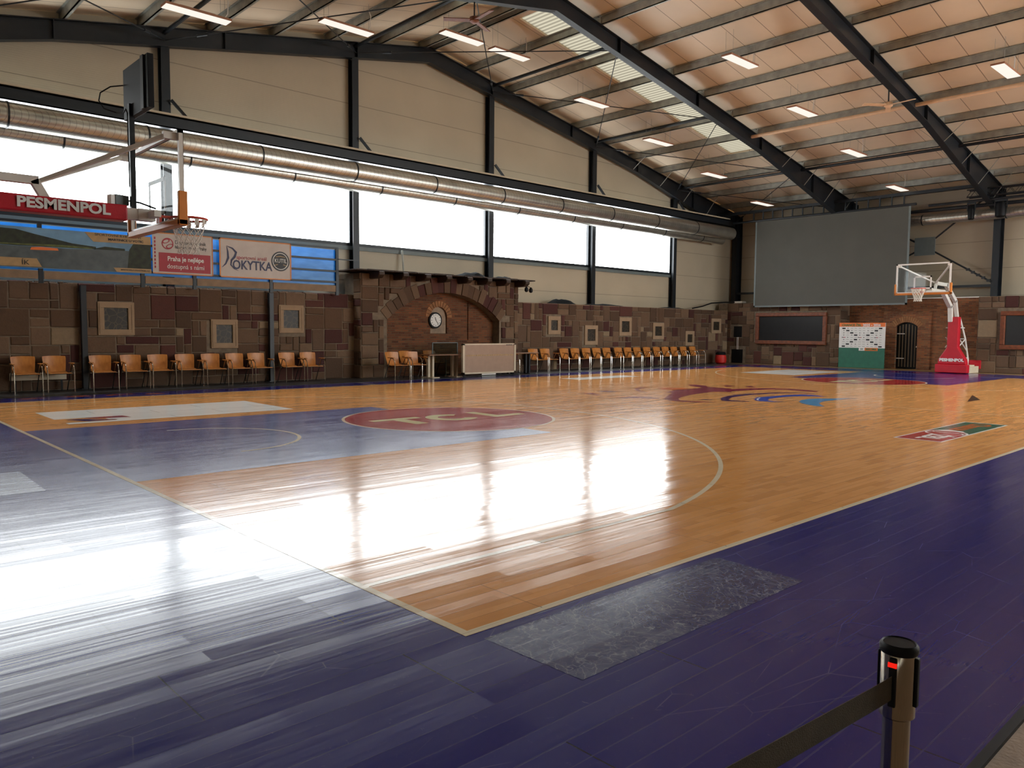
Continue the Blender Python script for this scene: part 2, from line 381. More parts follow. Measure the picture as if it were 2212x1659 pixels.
# ---------------------------------------------------------------- mesh builder
class MB:
    def __init__(s): s.v = []; s.f = []; s.mi = []; s.cur = 0
    def add(s, vs, fs):
        n = len(s.v); s.v += [tuple(p) for p in vs]
        s.f += [tuple(i+n for i in f) for f in fs]; s.mi += [s.cur]*len(fs)
    def box(s, a, b, mat=None):
        x0, y0, z0 = a; x1, y1, z1 = b
        if x0 > x1: x0, x1 = x1, x0
        if y0 > y1: y0, y1 = y1, y0
        if z0 > z1: z0, z1 = z1, z0
        vs = [(x0, y0, z0), (x1, y0, z0), (x1, y1, z0), (x0, y1, z0), (x0, y0, z1), (x1, y0, z1), (x1, y1, z1), (x0, y1, z1)]
        if mat is not None: vs = [mat @ Vector(p) for p in vs]
        s.add(vs, [(0, 3, 2, 1), (4, 5, 6, 7), (0, 1, 5, 4), (1, 2, 6, 5), (2, 3, 7, 6), (3, 0, 4, 7)]); return s
    def bar(s, p0, p1, w, h, upv=(0, 0, 1)):       # box beam between two points, w sideways, h along up
        p0 = Vector(p0); p1 = Vector(p1); d = (p1-p0).normalized(); upv = Vector(upv)
        if abs(d.dot(upv)) > .99: upv = Vector((1, 0, 0))
        sd = d.cross(upv).normalized(); u = sd.cross(d).normalized()
        q = [(-w/2, -h/2), (w/2, -h/2), (w/2, h/2), (-w/2, h/2)]
        vs = [p0+sd*a+u*b for a, b in q]+[p1+sd*a+u*b for a, b in q]
        s.add(vs, [(0, 3, 2, 1), (4, 5, 6, 7), (0, 1, 5, 4), (1, 2, 6, 5), (2, 3, 7, 6), (3, 0, 4, 7)]); return s
    def tube(s, pts, r, n=8, cap=True, closed=False):
        pts = [Vector(p) for p in pts]; m = len(pts); rings = []; prev = None
        for i, p in enumerate(pts):
            if closed: d = (pts[(i+1) % m]-pts[i-1])
            else: d = (pts[min(i+1, m-1)]-pts[max(i-1, 0)])
            d.normalize()
            if prev is None:
                a = Vector((0, 0, 1)) if abs(d.z) < .9 else Vector((1, 0, 0))
                x = d.cross(a).normalized()
            else:
                x = (prev-d*prev.dot(d)).normalized()
            prev = x; y = d.cross(x)
            rr = r[i] if isinstance(r, (list, tuple)) else r
            rings.append([p+(x*cos(2*pi*k/n)+y*sin(2*pi*k/n))*rr for k in range(n)])
        vs = [q for R in rings for q in R]; fs = []
        for i in range(m if closed else m-1):
            j = (i+1) % m
            for k in range(n):
                k2 = (k+1) % n; fs.append((i*n+k, i*n+k2, j*n+k2, j*n+k))
        if cap and not closed: fs += [tuple(range(n))[::-1], tuple((m-1)*n+k for k in range(n))]
        s.add(vs, fs); return s
    def prism(s, poly, a, b, axis='y'):            # poly in the two other axes, extruded from a to b
        n = len(poly)
        def P(u, v, w):
            return {'x': (w, u, v), 'y': (u, w, v), 'z': (u, v, w)}[axis]
        vs = [P(u, v, a) for u, v in poly]+[P(u, v, b) for u, v in poly]
        s.add(vs, [tuple(range(n)), tuple(range(n, 2*n))[::-1]]+[(i, (i+1) % n+0, (i+1) % n+n, i+n) for i in range(n)]); return s
    def poly(s, pts):
        s.add(pts, [tuple(range(len(pts)))]); return s
    def lathe(s, prof, c=(0, 0, 0), n=20):
        vs = []; m = len(prof)
        for r, z in prof:
            vs += [(c[0]+r*cos(2*pi*k/n), c[1]+r*sin(2*pi*k/n), c[2]+z) for k in range(n)]
        fs = [(i*n+k, i*n+(k+1) % n, (i+1)*n+(k+1) % n, (i+1)*n+k) for i in range(m-1) for k in range(n)]
        fs += [tuple(range(n))[::-1], tuple((m-1)*n+k for k in range(n))]
        s.add(vs, fs); return s
    def build(s, name, mats, parent=None, smooth=False, bevel=0, loc=None):
        me = bpy.data.meshes.new(name); me.from_pydata(s.v, [], s.f)
        if not isinstance(mats, (list, tuple)): mats = [mats]
        for m in mats: me.materials.append(MAT[m] if isinstance(m, str) else m)
        if len(mats) > 1: me.polygons.foreach_set('material_index', s.mi)
        me.validate(); me.update()
        import bmesh
        b = bmesh.new(); b.from_mesh(me); bmesh.ops.recalc_face_normals(b, faces=b.faces); b.to_mesh(me); b.free()
        if smooth:
            me.polygons.foreach_set('use_smooth', [True]*len(me.polygons))
            me.set_sharp_from_angle(angle=radians(40))
        o = bpy.data.objects.new(name, me); COL.objects.link(o)
        if parent: o.parent = parent
        if loc: o.location = loc
        if bevel:
            md = o.modifiers.new('bevel', 'BEVEL'); md.width = bevel; md.segments = 2; md.limit_method = 'ANGLE'
        return o

def tag(o, label, cat, group=None):
    o['label'] = label; o['category'] = cat
    if group: o['group'] = group
    return o
def empty(name, loc=(0, 0, 0), rz=0, label=None, cat=None, group=None):
    o = bpy.data.objects.new(name, None); COL.objects.link(o); o.location = loc; o.rotation_euler = (0, 0, rz)
    o.empty_display_size = .2
    if label: tag(o, label, cat, group)
    return o
def struct(o): o['kind'] = 'structure'; return o
def dup(root, loc, rz, label, group=None):
    r = root.copy(); COL.objects.link(r); r.location = loc; r.rotation_euler = (0, 0, rz); r['label'] = label
    if group: r['group'] = group
    def kids(a, b):
        for ch in [q for q in bpy.data.objects if q.parent == a]:
            c = ch.copy(); COL.objects.link(c); c.parent = b; kids(ch, c)
    kids(root, r); return r
def text(body, mat, loc, rot, size, parent=None, name='lettering', sx=1., align='CENTER', ex=.002, shear=0, bold=0):
    cu = bpy.data.curves.new(name, 'FONT'); cu.body = body; cu.size = size; cu.align_x = align; cu.align_y = 'CENTER'
    cu.extrude = ex; cu.shear = shear; cu.offset = bold; cu.resolution_u = 3
    cu.materials.append(MAT[mat]); o = bpy.data.objects.new(name, cu); COL.objects.link(o)
    o.location = loc; o.rotation_euler = rot; o.scale = (sx, 1, 1)
    if parent: o.parent = parent
    return o
FACE_S = (radians(90), 0, 0)                 # lettering on a face looking towards -y
FACE_W = (radians(90), 0, radians(-90))      # on a face looking towards -x

# ================================================================ FLOOR
fl = MB()
fl.poly([(-.05, -.05, 0), (28.05, -.05, 0), (28.05, 15.05, 0), (-.05, 15.05, 0)])
floor = struct(fl.build('floor', 'wood'))
def fpart(name, mb, mat): return mb.build(name, mat, floor)
ap = MB()
for x0, y0, x1, y1 in ((XL, -2.1, -.05, 16.05), (28.05, -2.1, 30.3, 16.05), (-.05, -2.1, 28.05, -.05), (-.05, 15.05, 28.05, 16.05)):
    ap.poly([(x0, y0, 0), (x1, y0, 0), (x1, y1, 0), (x0, y1, 0)])
fpart('painted_apron', ap, 'blue')
fpart('rubber_strip', MB().box((XL, 16.05, -.02), (30.3, 18.6, .003)), 'rubber')
fpart('side_strip', MB().poly([(30.3, -2.1, 0), (32.6, -2.1, 0), (32.6, 18.6, 0), (30.3, 18.6, 0)]), 'tan_floor')
nb = MB(); nb.box((XL, YB, -.05), (XR, -2.13, -.012)); fpart('concrete_border', nb, 'concrete')
fpart('edge_strip', MB().box((XL, -2.135, -.03), (32.6, -2.1, .004)), 'black')
fpart('slab', MB().box((XL, YB-.3, -.3), (XR+.3, YG+.3, -.06)), 'concrete')

def ring(mb, cx, cy, r0, r1, a0, a1, z, n=64):
    vs = []
    for i in range(n+1):
        a = a0+(a1-a0)*i/n
        vs += [(cx+r0*cos(a), cy+r0*sin(a), z), (cx+r1*cos(a), cy+r1*sin(a), z)]
    mb.add(vs, [(2*i, 2*i+1, 2*i+3, 2*i+2) for i in range(n)])
def rect(mb, x0, y0, x1, y1, z): mb.poly([(x0, y0, z), (x1, y0, z), (x1, y1, z), (x0, y1, z)])
# keys
k = MB(); rect(k, 0, 5.05, 5.8, 9.95, .0006); fpart('painted_key', k, 'blue')
k = MB(); rect(k, 22.2, 5.05, 28, 9.95, .0006); fpart('painted_key', k, 'blue')
L = MB(); zl = .0014
rect(L, -.05, -.05, 28.05, 0, zl); rect(L, -.05, 15, 28.05, 15.05, zl); rect(L, -.05, 0, 0, 15, zl); rect(L, 28, 0, 28.05, 15, zl)
fpart('boundary_line', L, 'line')
L = MB(); rect(L, 13.985, 0, 14.015, 15, zl); fpart('halfway_line', L, 'line')
def disc(x, y, r, z, n=72): return [(x+r*cos(2*pi*i/n), y+r*sin(2*pi*i/n), z) for i in range(n)]
for bx, s in ((0, 1), (28, -1)):
    cx = bx+s*1.575; ang = (-pi/2, pi/2) if s > 0 else (pi/2, 3*pi/2)
    a1 = math.asin(6.6/6.75)
    m = MB()
    ring(m, cx, 7.5, 6.70, 6.75, (-a1 if s > 0 else pi-a1), (a1 if s > 0 else pi+a1), zl, 96)
    for yy in (.9, 14.05):
        rect(m, bx, yy, cx+s*math.sqrt(6.75**2-6.6**2), yy+.05, zl)
    fpart('three_point_line', m, 'line')
    m = MB(); ring(m, cx, 7.5, 1.25, 1.30, ang[0], ang[1], zl, 40)
    fpart('no_charge_line', m, 'line')
    fx_ = bx+s*5.8
    m = MB(); m.poly(disc(fx_, 7.5, 1.8, .0012)); fpart('free_throw_circle_edge', m, 'line')
    m = MB(); m.poly(disc(fx_, 7.5, 1.75, .0018)); fpart('free_throw_circle', m, 'mark_red')
    x0 = 4.48 if s > 0 else 20.88
    t = MB(); y0, h = 7.12, .86
    rect(t, x0, y0+h-.20, x0+.95, y0+h, .0024); rect(t, x0+.36, y0, x0+.60, y0+h-.20, .0024)
    ring(t, x0+1.40, y0+h/2, .235, .45, radians(42), radians(318), .0024, 40)
    rect(t, x0+2.04, y0, x0+2.26, y0+h, .0024); rect(t, x0+2.26, y0, x0+2.76, y0+.2, .0024)
    fpart('circle_lettering', t, 'mark_cream')
m = MB(); rect(m, .68, 11.28, 4.45, 12.62, .0012); rect(m, 1.37, 10.80, 4.45, 11.28, .0012); rect(m, .70, 10.47, 4.45, 10.66, .0012); rect(m, .70+.75, 10.6, 4.45, 10.9, .0011)
fpart('white_rectangle', m, 'mark_white')
m = MB(); m.poly([(.80, 11.15, .0016), (1.05, 11.10, .0016), (1.5, 10.72, .0016), (1.05, 10.68, .0016)]); fpart('patch_mark', m, 'mark_plum')
m = MB(); m.poly([(1.1, 11.27, .0017), (1.7, 11.27, .0017), (1.75, 10.95, .0017), (1.25, 11.05, .0017)]); fpart('patch_mark', m, 'mark_maroon')
m = MB(); rect(m, 23.47, 10.43, 27.2, 12.58, .0012); fpart('white_rectangle', m, 'mark_white')
m = MB(); rect(m, 15.3, 13.15, 18.3, 13.95, .0012); fpart('white_rectangle', m, 'mark_white')
LOGO = [('maroon',[(15.34,8.2),(15.63,8.12),(16.09,8.06),(16.43,7.96),(16.8,7.68),(17.08,7.26),(17.04,6.77),(16.89,6.37),(16.6,6.27),(16.63,6.65),(16.71,7.16),(16.41,7.47),(15.92,7.61),(15.46,7.68),(14.74,7.82)]),('plum',[(13.06,6.8),(13.55,6.98),(14.14,7.08),(14.71,7.06),(15.01,6.96),(15.52,6.88),(15.86,6.62),(16.03,6.18),(15.96,5.92),(15.89,6.28),(15.63,6.58),(15.1,6.74),(14.71,6.79),(14.33,6.83),(13.82,6.79),(13.38,6.72),(12.81,6.45),(12.72,6.31),(12.77,6.16),(12.8,5.94),(12.69,5.87),(12.6,6.06),(12.46,6.3),(12.53,6.46)]),('blue',[(13.42,6.18),(13.89,6.37),(14.23,6.34),(14.75,6.29),(15.07,6.29),(15.47,6.15),(15.6,5.88),(15.39,5.4),(15.29,5.64),(15.08,5.87),(14.83,5.99),(14.31,6.05),(13.79,6.01),(13.36,5.81),(13.26,5.62),(13.34,5.42),(13.11,5.54),(13.04,5.75),(13.1,5.95)]),('white',[(13.42,6.12),(13.85,6.29),(13.88,6.27),(13.51,6.12),(13.21,5.93),(13.25,6.0)]),('sky',[(13.65,5.23),(14.02,5.36),(14.42,5.41),(14.75,5.3),(15.0,5.11),(15.29,4.93),(15.48,4.69),(15.13,4.86),(14.54,4.89),(14.16,4.91),(13.66,4.78),(13.43,4.66),(12.97,4.33),(12.94,4.5),(13.09,4.75),(13.34,5.02)]),('white',[(13.72,5.18),(14.05,5.27),(13.71,5.13),(13.24,4.81),(13.32,4.94)]),('maroon',[(16.74,9.08),(16.9,8.96),(16.74,8.65),(16.41,8.74)]),('maroon',[(16.95,8.49),(17.22,8.46),(16.84,8.1),(16.69,8.22)]),('maroon',[(16.14,9.81),(16.42,9.77),(16.21,9.24),(15.89,8.99),(15.85,8.24),(14.8,7.59),(14.53,7.94),(13.78,7.84),(13.13,7.7),(12.49,7.48),(12.06,7.25),(11.81,7.01),(11.82,6.79),(12.08,6.28),(11.65,6.51),(11.56,6.79),(11.6,7.18),(11.87,7.51),(12.56,7.9),(13.32,8.32),(13.36,8.55),(14.1,8.82),(15.01,8.87),(15.56,8.92),(15.76,9.41)]),('orange',[(14.54,9.69),(14.99,9.19),(14.87,8.89),(14.24,8.92),(14.04,9.16)]),('teal',[(14.77,9.52),(14.86,9.45),(14.2,9.04),(14.12,9.09)]),('maroon',[(11.27,8.42),(11.77,8.27),(11.95,8.01),(11.96,7.66),(11.74,7.56),(11.53,7.88),(11.29,8.18)]),('plum',[(12.32,9.89),(12.59,9.83),(12.78,9.4),(12.27,9.52)]),('maroon',[(11.57,9.79),(11.79,9.49),(11.39,8.91),(11.37,9.06)]),('maroon',[(13.74,9.82),(14.15,9.98),(14.34,9.83),(13.73,9.68),(13.23,9.2),(13.1,8.89),(13.08,9.17)]),('plum',[(12.34,6.92),(12.52,6.82),(12.55,6.65),(12.35,6.66)]),('plum',[(14.12,8.89),(14.51,8.86),(14.71,8.57),(14.24,8.66)])]
cm = {'maroon': 'mark_maroon', 'plum': 'mark_plum', 'blue': 'mark_blue', 'white': 'mark_white', 'sky': 'mark_sky', 'orange': 'mark_orange', 'teal': 'mark_teal'}
for i, (c, pts) in enumerate(LOGO):
    m = MB(); m.poly([(x, y, .0012+.0003*(i % 5)+(.001 if c in ('white', 'teal') else 0)) for x, y in pts])
    import bmesh
    o = fpart('centre_emblem', m, cm[c])
    b = bmesh.new(); b.from_mesh(o.data); bmesh.ops.triangulate(b, faces=b.faces, ngon_method='EAR_CLIP')
    for f_ in b.faces:
        if f_.normal.z < 0: f_.normal_flip()
    b.to_mesh(o.data); b.free()
# league patch by the near sideline
m = MB(); rect(m, 9.21, .88, 12.24, 1.53, .0010); fpart('league_patch_border', m, 'mark_white')
m = MB(); rect(m, 9.25, .91, 10.62, 1.50, .0016); fpart('league_patch_red', m, 'mark_red')
m = MB(); m.poly([(10.42, .91, .0019), (12.20, .91, .0019), (12.20, 1.50, .0019), (10.62, 1.50, .0019), (10.82, 1.30, .0019), (10.72, 1.08, .0019)]); fpart('league_patch_green', m, 'mark_green')
m = MB(); ring(m, 10.36, 1.2, .26, .29, 0, 2*pi, .0024, 40); ring(m, 10.2, 1.2, .26, .285, -1.2, 1.2, .0024, 24); ring(m, 10.62, 1.2, .26, .285, 2.0, 4.2, .0024, 24); fpart('league_patch_ball', m, 'mark_white')
text('Chance', 'mark_orange', (11.45, 1.20, .0026), (0, 0, pi), .42, floor, ex=0, bold=.01, sx=.95)
text('ŽBL', 'mark_white', (9.74, 1.18, .0026), (0, 0, pi), .40, floor, ex=0, bold=.012, sx=.95)
m = MB(); m.poly([(18.84, 3.40, .0012), (16.62, 2.83, .0012), (17.41, 2.80, .0012)]); fpart('dark_triangle', m, 'mark_black')
m = MB(); m.poly([(.0, -.13, .0010), (2.05, -.12, .0010), (2.02, -.745, .0010), (0.02, -.755, .0010)]); fpart('scuffed_patch', m, 'scuff')
m = MB(); m.poly([(-3.4, 5.14, .0010), (-.745, 5.14, .0010), (-.72, 6.4, .0010), (-3.4, 6.4, .0010)]); fpart('scuffed_patch', m, 'scuff')
m = MB()
rr = random.Random(5)
for x0, x1 in ((1.0, 4.0), (24.2, 30.2)):
    x = x0
    while x < x1:
        w = rr.uniform(.25, .7); y = rr.uniform(15.35, 15.75)
        m.poly([(x, y, .0012), (x+w, y+rr.uniform(-.1, .1), .0012), (x+w*.8, y+.22, .0012), (x+.1, y+.18, .0012)]); x += w+rr.uniform(.05, .35)
fpart('apron_lettering', m, 'mark_orange')
m = MB()
for yy in range(14):
    y = 6.0+yy*.75; m.poly([(28.9, y, .0012), (29.5, y+.1, .0012), (29.6, y+.4, .0012), (29.0, y+.35, .0012)])
fpart('apron_lettering', m, 'mark_maroon')
m = MB(); rect(m, 9.2, 15.1, 9.25, 16, .0012); fpart('team_bench_line', m, 'line')
m = MB(); rect(m, 18.9, 15.1, 18.95, 16, .0012); fpart('team_bench_line', m, 'line')

# ================================================================ SHELL
# far gable wall: below sill, above window head up to the roof line, right of the last window
w = MB()
w.box((XL, YG, 0), (XR+.2, YG+.2, WZ0-.1)); w.box((27.78, YG, WZ0-.1), (XR+.2, YG+.2, WZ1))
w.prism([(XL, WZ1), (XR+.2, WZ1), (XR+.2, ztop(XR)+.3), (XA, ZT+.3), (XL, ztop(XL)+.3)], YG, YG+.2)
struct(w.build('wall_far', 'wall'))
w = MB()
w.box((XL, YB-.2, 0), (XR+.2, YB, 3.2))
w.box((XL, YB-.2, 3.2), (18, YB, 6.6))
w.prism([(XL, 6.6), (XR+.2, 6.6), (XR+.2, ztop(XR)+.2), (XA, ZT+.3), (XL, ztop(XL)+.2)], YB-.2, YB)
struct(w.build('wall_near', 'wall'))
w = MB(); w.box((XR, YB-.2, 0), (XR+.2, YG+.2, ztop(XR)+.35)); struct(w.build('wall_right', 'wall'))
w = MB(); w.box((XL-.2, YB-.2, 0), (XL, YG+.2, ztop(XL)+.35)); struct(w.build('wall_left', 'wall'))
# windows in the far gable
edges = [XL+.1]+[c for c in COLX]+[27.78]
n = 0
for a, b in zip([XL+.05, -.6, 5.07, 10.75, 16.36, 21.95], [-.6, 5.07, 10.75, 16.36, 21.95, 27.72]):
    n += 1
    m = MB(); f = .055
    m.box((a, YG-.02, WZ0-.1), (b, YG+.14, WZ0)); m.box((a, YG, WZ1-f), (b, YG+.12, WZ1))
    m.box((a, YG, WZ0), (a+f, YG+.12, WZ1)); m.box((b-f, YG, WZ0), (b, YG+.12, WZ1))
    o = struct(m.build('window_%d' % n, 'galv' if n > 9 else 'steel'))
    g = MB().poly([(a+f, YG+.07, WZ0), (b-f, YG+.07, WZ0), (b-f, YG+.07, WZ1-f), (a+f, YG+.07, WZ1-f)]); g.build('pane', 'window', o)
    s = MB().box((a, YG-.06, WZ0-.22), (b, YG-.001, WZ0-.10)).build('sill', 'speaker_grey', o)
# roof deck with two rooflight strips beside the second frame
for s in (-1, 1):
    w = MB(); xe = XR+.2 if s > 0 else XL-.2
    def slab(x0, x1, y0, y1, z=.25, th=.12):
        za, zb = ztop(x0)+z, ztop(x1)+z
        w.add([(x0, y0, za), (x1, y0, zb), (x1, y1, zb), (x0, y1, za), (x0, y0, za+th), (x1, y0, zb+th), (x1, y1, zb+th), (x0, y1, za+th)],
              [(0, 3, 2, 1), (4, 5, 6, 7), (0, 1, 5, 4), (1, 2, 6, 5), (2, 3, 7, 6), (3, 0, 4, 7)])
    xr0, xr1 = XA+s*.7, XA+s*12.6
    if s < 0: slab(XA, xe, YB-.2, 13.05)
    else:
        slab(XA, xe, YB-.2, -9.8); slab(XA, xe, -2.6, 13.05); slab(XA, 14.2, -9.8, -2.6); slab(31.3, xe, -9.8, -2.6)
    slab(XA, xe, 18.7, YG+.2); slab(XA, xe, 14.85, YG+.2)
    slab(XA, xr0, 13.05, 14.85); slab(xr1, xe, 13.05, 14.85)
    o = struct(w.build('ceiling', 'roof'))
    if s > 0: MB().poly([(14.2, -9.8, ztop(14.2)+.31), (31.3, -9.8, ztop(31.3)+.31), (31.3, -2.6, ztop(31.3)+.31), (14.2, -2.6, ztop(14.2)+.31)]).build('rooflight', 'window', o)  # this rear sheet is an added, unseen opening to brighten the floor
    w = MB(); za, zb = ztop(xr0)+.31, ztop(xr1)+.31
    w.poly([(xr0, 13.05, za), (xr1, 13.05, zb), (xr1, 14.85, zb), (xr0, 14.85, za)])
    w.build('rooflight', 'rooflight', o)
    MB().bar((XA+s*2, 13.03, ztop(XA+s*2)+.2), (xr1, 13.03, ztop(xr1)+.2), .03, .06).build('rooflight_trim', 'galv', o)

# ================================================================ STEEL FRAME
def haunch(x):
    d = abs(x-XA); return .48+(max(0, d-11)/8.3)*.62
for i, y in enumerate(FR):
    for s in (-1, 1):
        m = MB(); N = 14; W = .11
        xe = XR-.15 if s > 0 else XL+.1
        xs = [XA+(xe-XA)*k/N for k in range(N+1)]
        top = [(x, ztop(x)) for x in xs]; bot = [(x, ztop(x)-haunch(x)) for x in xs]
        m.prism(top+bot[::-1], y-.008, y+.008)
        m.prism(top+[(x, z-.02) for x, z in top[::-1]], y-W, y+W)
        m.prism([(x, z+.02) for x, z in bot]+bot[::-1], y-W, y+W)
        for k in range(2, N, 3):
            x = xs[k]; m.box((x-.01, y-W, ztop(x)-haunch(x)), (x+.01, y+W, ztop(x)-.01))
        struct(m.build('steel_rafter', 'steel'))
        xc = XR-.18 if s > 0 else XL+.2
        m = MB(); z1 = ztop(xc)-.02
        m.box((xc-.36, y-.12, 0), (xc-.33, y+.12, z1)); m.box((xc+.13, y-.12, 0), (xc+.16, y+.12, z1)); m.box((xc-.34, y-.01, 0), (xc+.14, y+.01, z1))
        struct(m.build('steel_column', 'steel'))
for x in COLX:
    z1 = ztop(x)-haunch(x)+.01; z0 = 0
    m = MB(); y = 18.5; hw = .11
    m.box((x-hw, y-.012, z0), (x+hw, y+.012, z1)); m.box((x-hw, y+.2, z0), (x+hw, y+.224, z1)); m.box((x-.012, y, z0), (x+.012, y+.21, z1))
    o = struct(m.build('steel_column', 'steel'))
    zt_ = 7.42
    if z1 > zt_: MB().bar((x+.10, 18.42, zt_), (x+.55, 18.32, 6.92), .07, .07).build('knee_brace', 'steel', o)
# wind beam with the cable tray above the ducts
m = MB()
m.box((XL, 18.02, 6.60), (31.6, 18.04, 6.90)); m.box((XL, 18.02, 6.60), (31.6, 18.30, 6.63)); m.box((XL, 18.02, 6.87), (31.6, 18.30, 6.90))
m.box((XL, 18.28, 6.6), (31.6, 18.30, 6.9))
struct(m.build('wind_beam', 'steel'))
m = MB(); m.box((XL, 18.05, 6.915), (31.4, 18.3, 6.93)); m.box((XL, 18.05, 6.915), (31.4, 18.06, 6.985)); m.box((XL, 18.29, 6.915), (31.4, 18.3, 6.985))
tag(m.build('cable_tray', 'cream'), 'long cream cable tray lying on the dark beam above the windows', 'cable tray')
PX = [15.45+1.79*i for i in range(10)]
PX = PX+[2*XA-x for x in PX]+[XA-.17, XA+.17+.0]
for x in PX:
    if x < XL+.3: continue
    m = MB(); z = ztop(x); c = -1 if x < XA else 1
    for y0, y1 in ((YB, 12.66), (12.70, YG)):
        m.box((x-.015, y0, z+.005), (x+.015, y1, z+.245)); m.box((x-.07, y0, z+.225), (x+.015, y1, z+.245)); m.box((x-.015, y0, z+.005), (x+.07, y1, z+.022))
    for y in FR[1:4]: m.box((x-.05, y-.1, z), (x-.03, y+.1, z+.2))
    struct(m.build('roof_purlin', 'galv'))
# struts between the frames and crossed tie rods
for x in (-.6, 5.07, 10.75, 16.36, 21.95, 27.9):
    m = MB()
    z = ztop(x)-.12
    y0 = 12.7 if x != 27.9 else 1.1
    m.tube([(x, y0, z), (x, 18.5, z)], .055, 10)
    struct(m.build('roof_strut', 'steel'))
struct(MB().tube([(23.9, 1.1, 8.66), (23.9, 12.6, 8.66)], .06, 10).build('roof_strut', 'fan_lit_strut'))  # steel strut with the floor's warm reflected light put into its colour
nodes = (-.6, 5.07, 10.75, 16.36, 21.95, 27.56, 32.6)
for a, b in zip(nodes[:-1], nodes[1:]):
    for (xa, xb) in ((a, b), (b, a)):
        za, zb = ztop(xa)-.32, ztop(xb)-.32
        m = MB(); m.tube([(xa, 18.45, za), (xb, 12.75, zb)], .016, 6)
        p = Vector((xa, 18.45, za)).lerp(Vector((xb, 12.75, zb)), .12); d = (Vector((xb, 12.75, zb))-Vector((xa, 18.45, za))).normalized()
        m.tube([p-d*.14, p+d*.14], .04, 8)
        struct(m.build('tie_rod', 'steel'))
# kicker stays from purlins down to the haunches
for y, xs in ((12.7, (28.0, 29.8, 31.4, 26.2)), (6.9, (26.2, 28.0, 29.8, 31.4)), (18.5, (24.3, 26.2, 28.0, 29.8))):
    for x in xs:
        for sg in ((-1,) if y == 18.5 else (-1, 1)):
            m = MB().bar((x, y+sg*.75, ztop(x)+.02), (x, y+sg*.10, ztop(x)-haunch(x)+.04), .035, .012)
            struct(m.build('kicker_stay', 'galv'))
struct(MB().poly([(18, YB-.1, 3.2), (XR, YB-.1, 3.2), (XR, YB-.1, 6.6), (18, YB-.1, 6.6)]).build('window_9', 'window'))  # window band added out of view to light the right side

# ================================================================ STONE WALLS
def ashlar(mb, org, u, nrm, W, H, keep, seed, cell=.205, prot=(.005, .03), maxw=4, maxh=3, top=None):
    """dry-laid squared stones of mixed size on a face; keep(u0,v0,u1,v1) says where stones may lie"""
    R = random.Random(seed); org = Vector(org); u = Vector(u); nrm = Vector(nrm)
    nx, nz = int(round(W/cell)), int(round(H/cell)); cw, ch = W/nx, H/nz
    occ = [[False]*nx for _ in range(nz)]
    for j in range(nz):
        for i in range(nx):
            if occ[j][i]: continue
            if not keep(i*cw, j*ch, (i+1)*cw, (j+1)*ch): occ[j][i] = True; continue
            w = R.choice([1, 2, 2, 3, 3, maxw]); h = R.choice([1, 1, 2, 2, maxh])
            if w == 1 and h == 1 and R.random() < .6: w = 2
            w = min(w, nx-i); h = min(h, nz-j)
            def free(w, h):
                return all(not occ[b][a] and keep(a*cw, b*ch, (a+1)*cw, (b+1)*ch) for a in range(i, i+w) for b in range(j, j+h))
            while not free(w, h):
                if w > 1 and (w >= h or h == 1): w -= 1
                elif h > 1: h -= 1
                else: break
            for b in range(j, j+h):
                for a in range(i, i+w): occ[b][a] = True
            g = R.uniform(.008, .015); p = R.uniform(*prot)
            u0, u1, v0, v1 = i*cw+g, (i+w)*cw-g, j*ch+g, (j+h)*ch-g
            q = [(u0+R.uniform(-1, 1)*.008, v0+R.uniform(-1, 1)*.008), (u1+R.uniform(-1, 1)*.008, v0+R.uniform(-1, 1)*.008), (u1+R.uniform(-1, 1)*.008, v1+R.uniform(-1, 1)*.008), (u0+R.uniform(-1, 1)*.008, v1+R.uniform(-1, 1)*.008)]
            c = (sum(a for a, b in q)/4, sum(b for a, b in q)/4); k = .018
            def P(a, b, d): return org+u*a+Vector((0, 0, b))+nrm*d
            def inn(a, b): return (a+(k if a < c[0] else -k), b+(k if b < c[1] else -k))
            vs = [P(a, b, -.02) for a, b in q]+[P(a, b, p*.5) for a, b in q]+[P(*inn(a, b), p+.006) for a, b in q]
            mb.add(vs, [(0, 1, 5, 4), (1, 2, 6, 5), (2, 3, 7, 6), (3, 0, 4, 7), (4, 5, 9, 8), (5, 6, 10, 9), (6, 7, 11, 10), (7, 4, 8, 11), (8, 9, 10, 11)])
def clear(*rects):
    def k(u0, v0, u1, v1):
        return all(u1 <= a+.03 or u0 >= c-.03 or v1 <= b+.03 or v0 >= d-.03 for a, b, c, d in rects)
    return k
YS = 18.0
LP = [(3.15, 1.30, 3.99, 2.12), (5.92, .95, 6.66, 1.73), (7.87, 1.37, 8.64, 2.17)]
RP = [(18.8, 1.356, 19.47, 2.045), (20.88, .935, 21.66, 1.72), (23.02, 1.305, 23.83, 2.07), (25.31, 1.15, 26.11, 1.87), (27.76, .85, 28.46, 1.525), (29.86, 1.425, 30.68, 2.13)]
m = MB(); m.box((XL, YS, 0), (10.45, YS+.55, 2.50)); core = m.build('wall_stone_left', 'mortar'); struct(core)
m = MB(); x0 = XL
ashlar(m, (x0, YS, 0), (1, 0, 0), (0, -1, 0), 10.35-x0, 2.55, clear(*[(a-x0+.04, b+.04, c-x0-.04, d-.04) for a, b, c, d in LP]), 3)
m.build('ashlar_facing', 'stone', core)
m = MB(); ashlar(m, (x0, YS+.02, 2.50), (1, 0, 0), (0, -1, 0), 10.3-x0, .07, lambda *a: True, 8, .07, (.0, .03), 9, 1); m.build('coping', 'stone', core)
m = MB(); m.box((16.9, YS, 0), (31.35, YS+.55, 2.47)); core2 = struct(m.build('wall_stone_right', 'mortar'))
m = MB()
ashlar(m, (16.85, YS, 0), (1, 0, 0), (0, -1, 0), 31.3-16.85, 2.53, clear(*[(a-16.85+.04, b+.04, c-16.85-.04, d-.04) for a, b, c, d in RP]), 11)
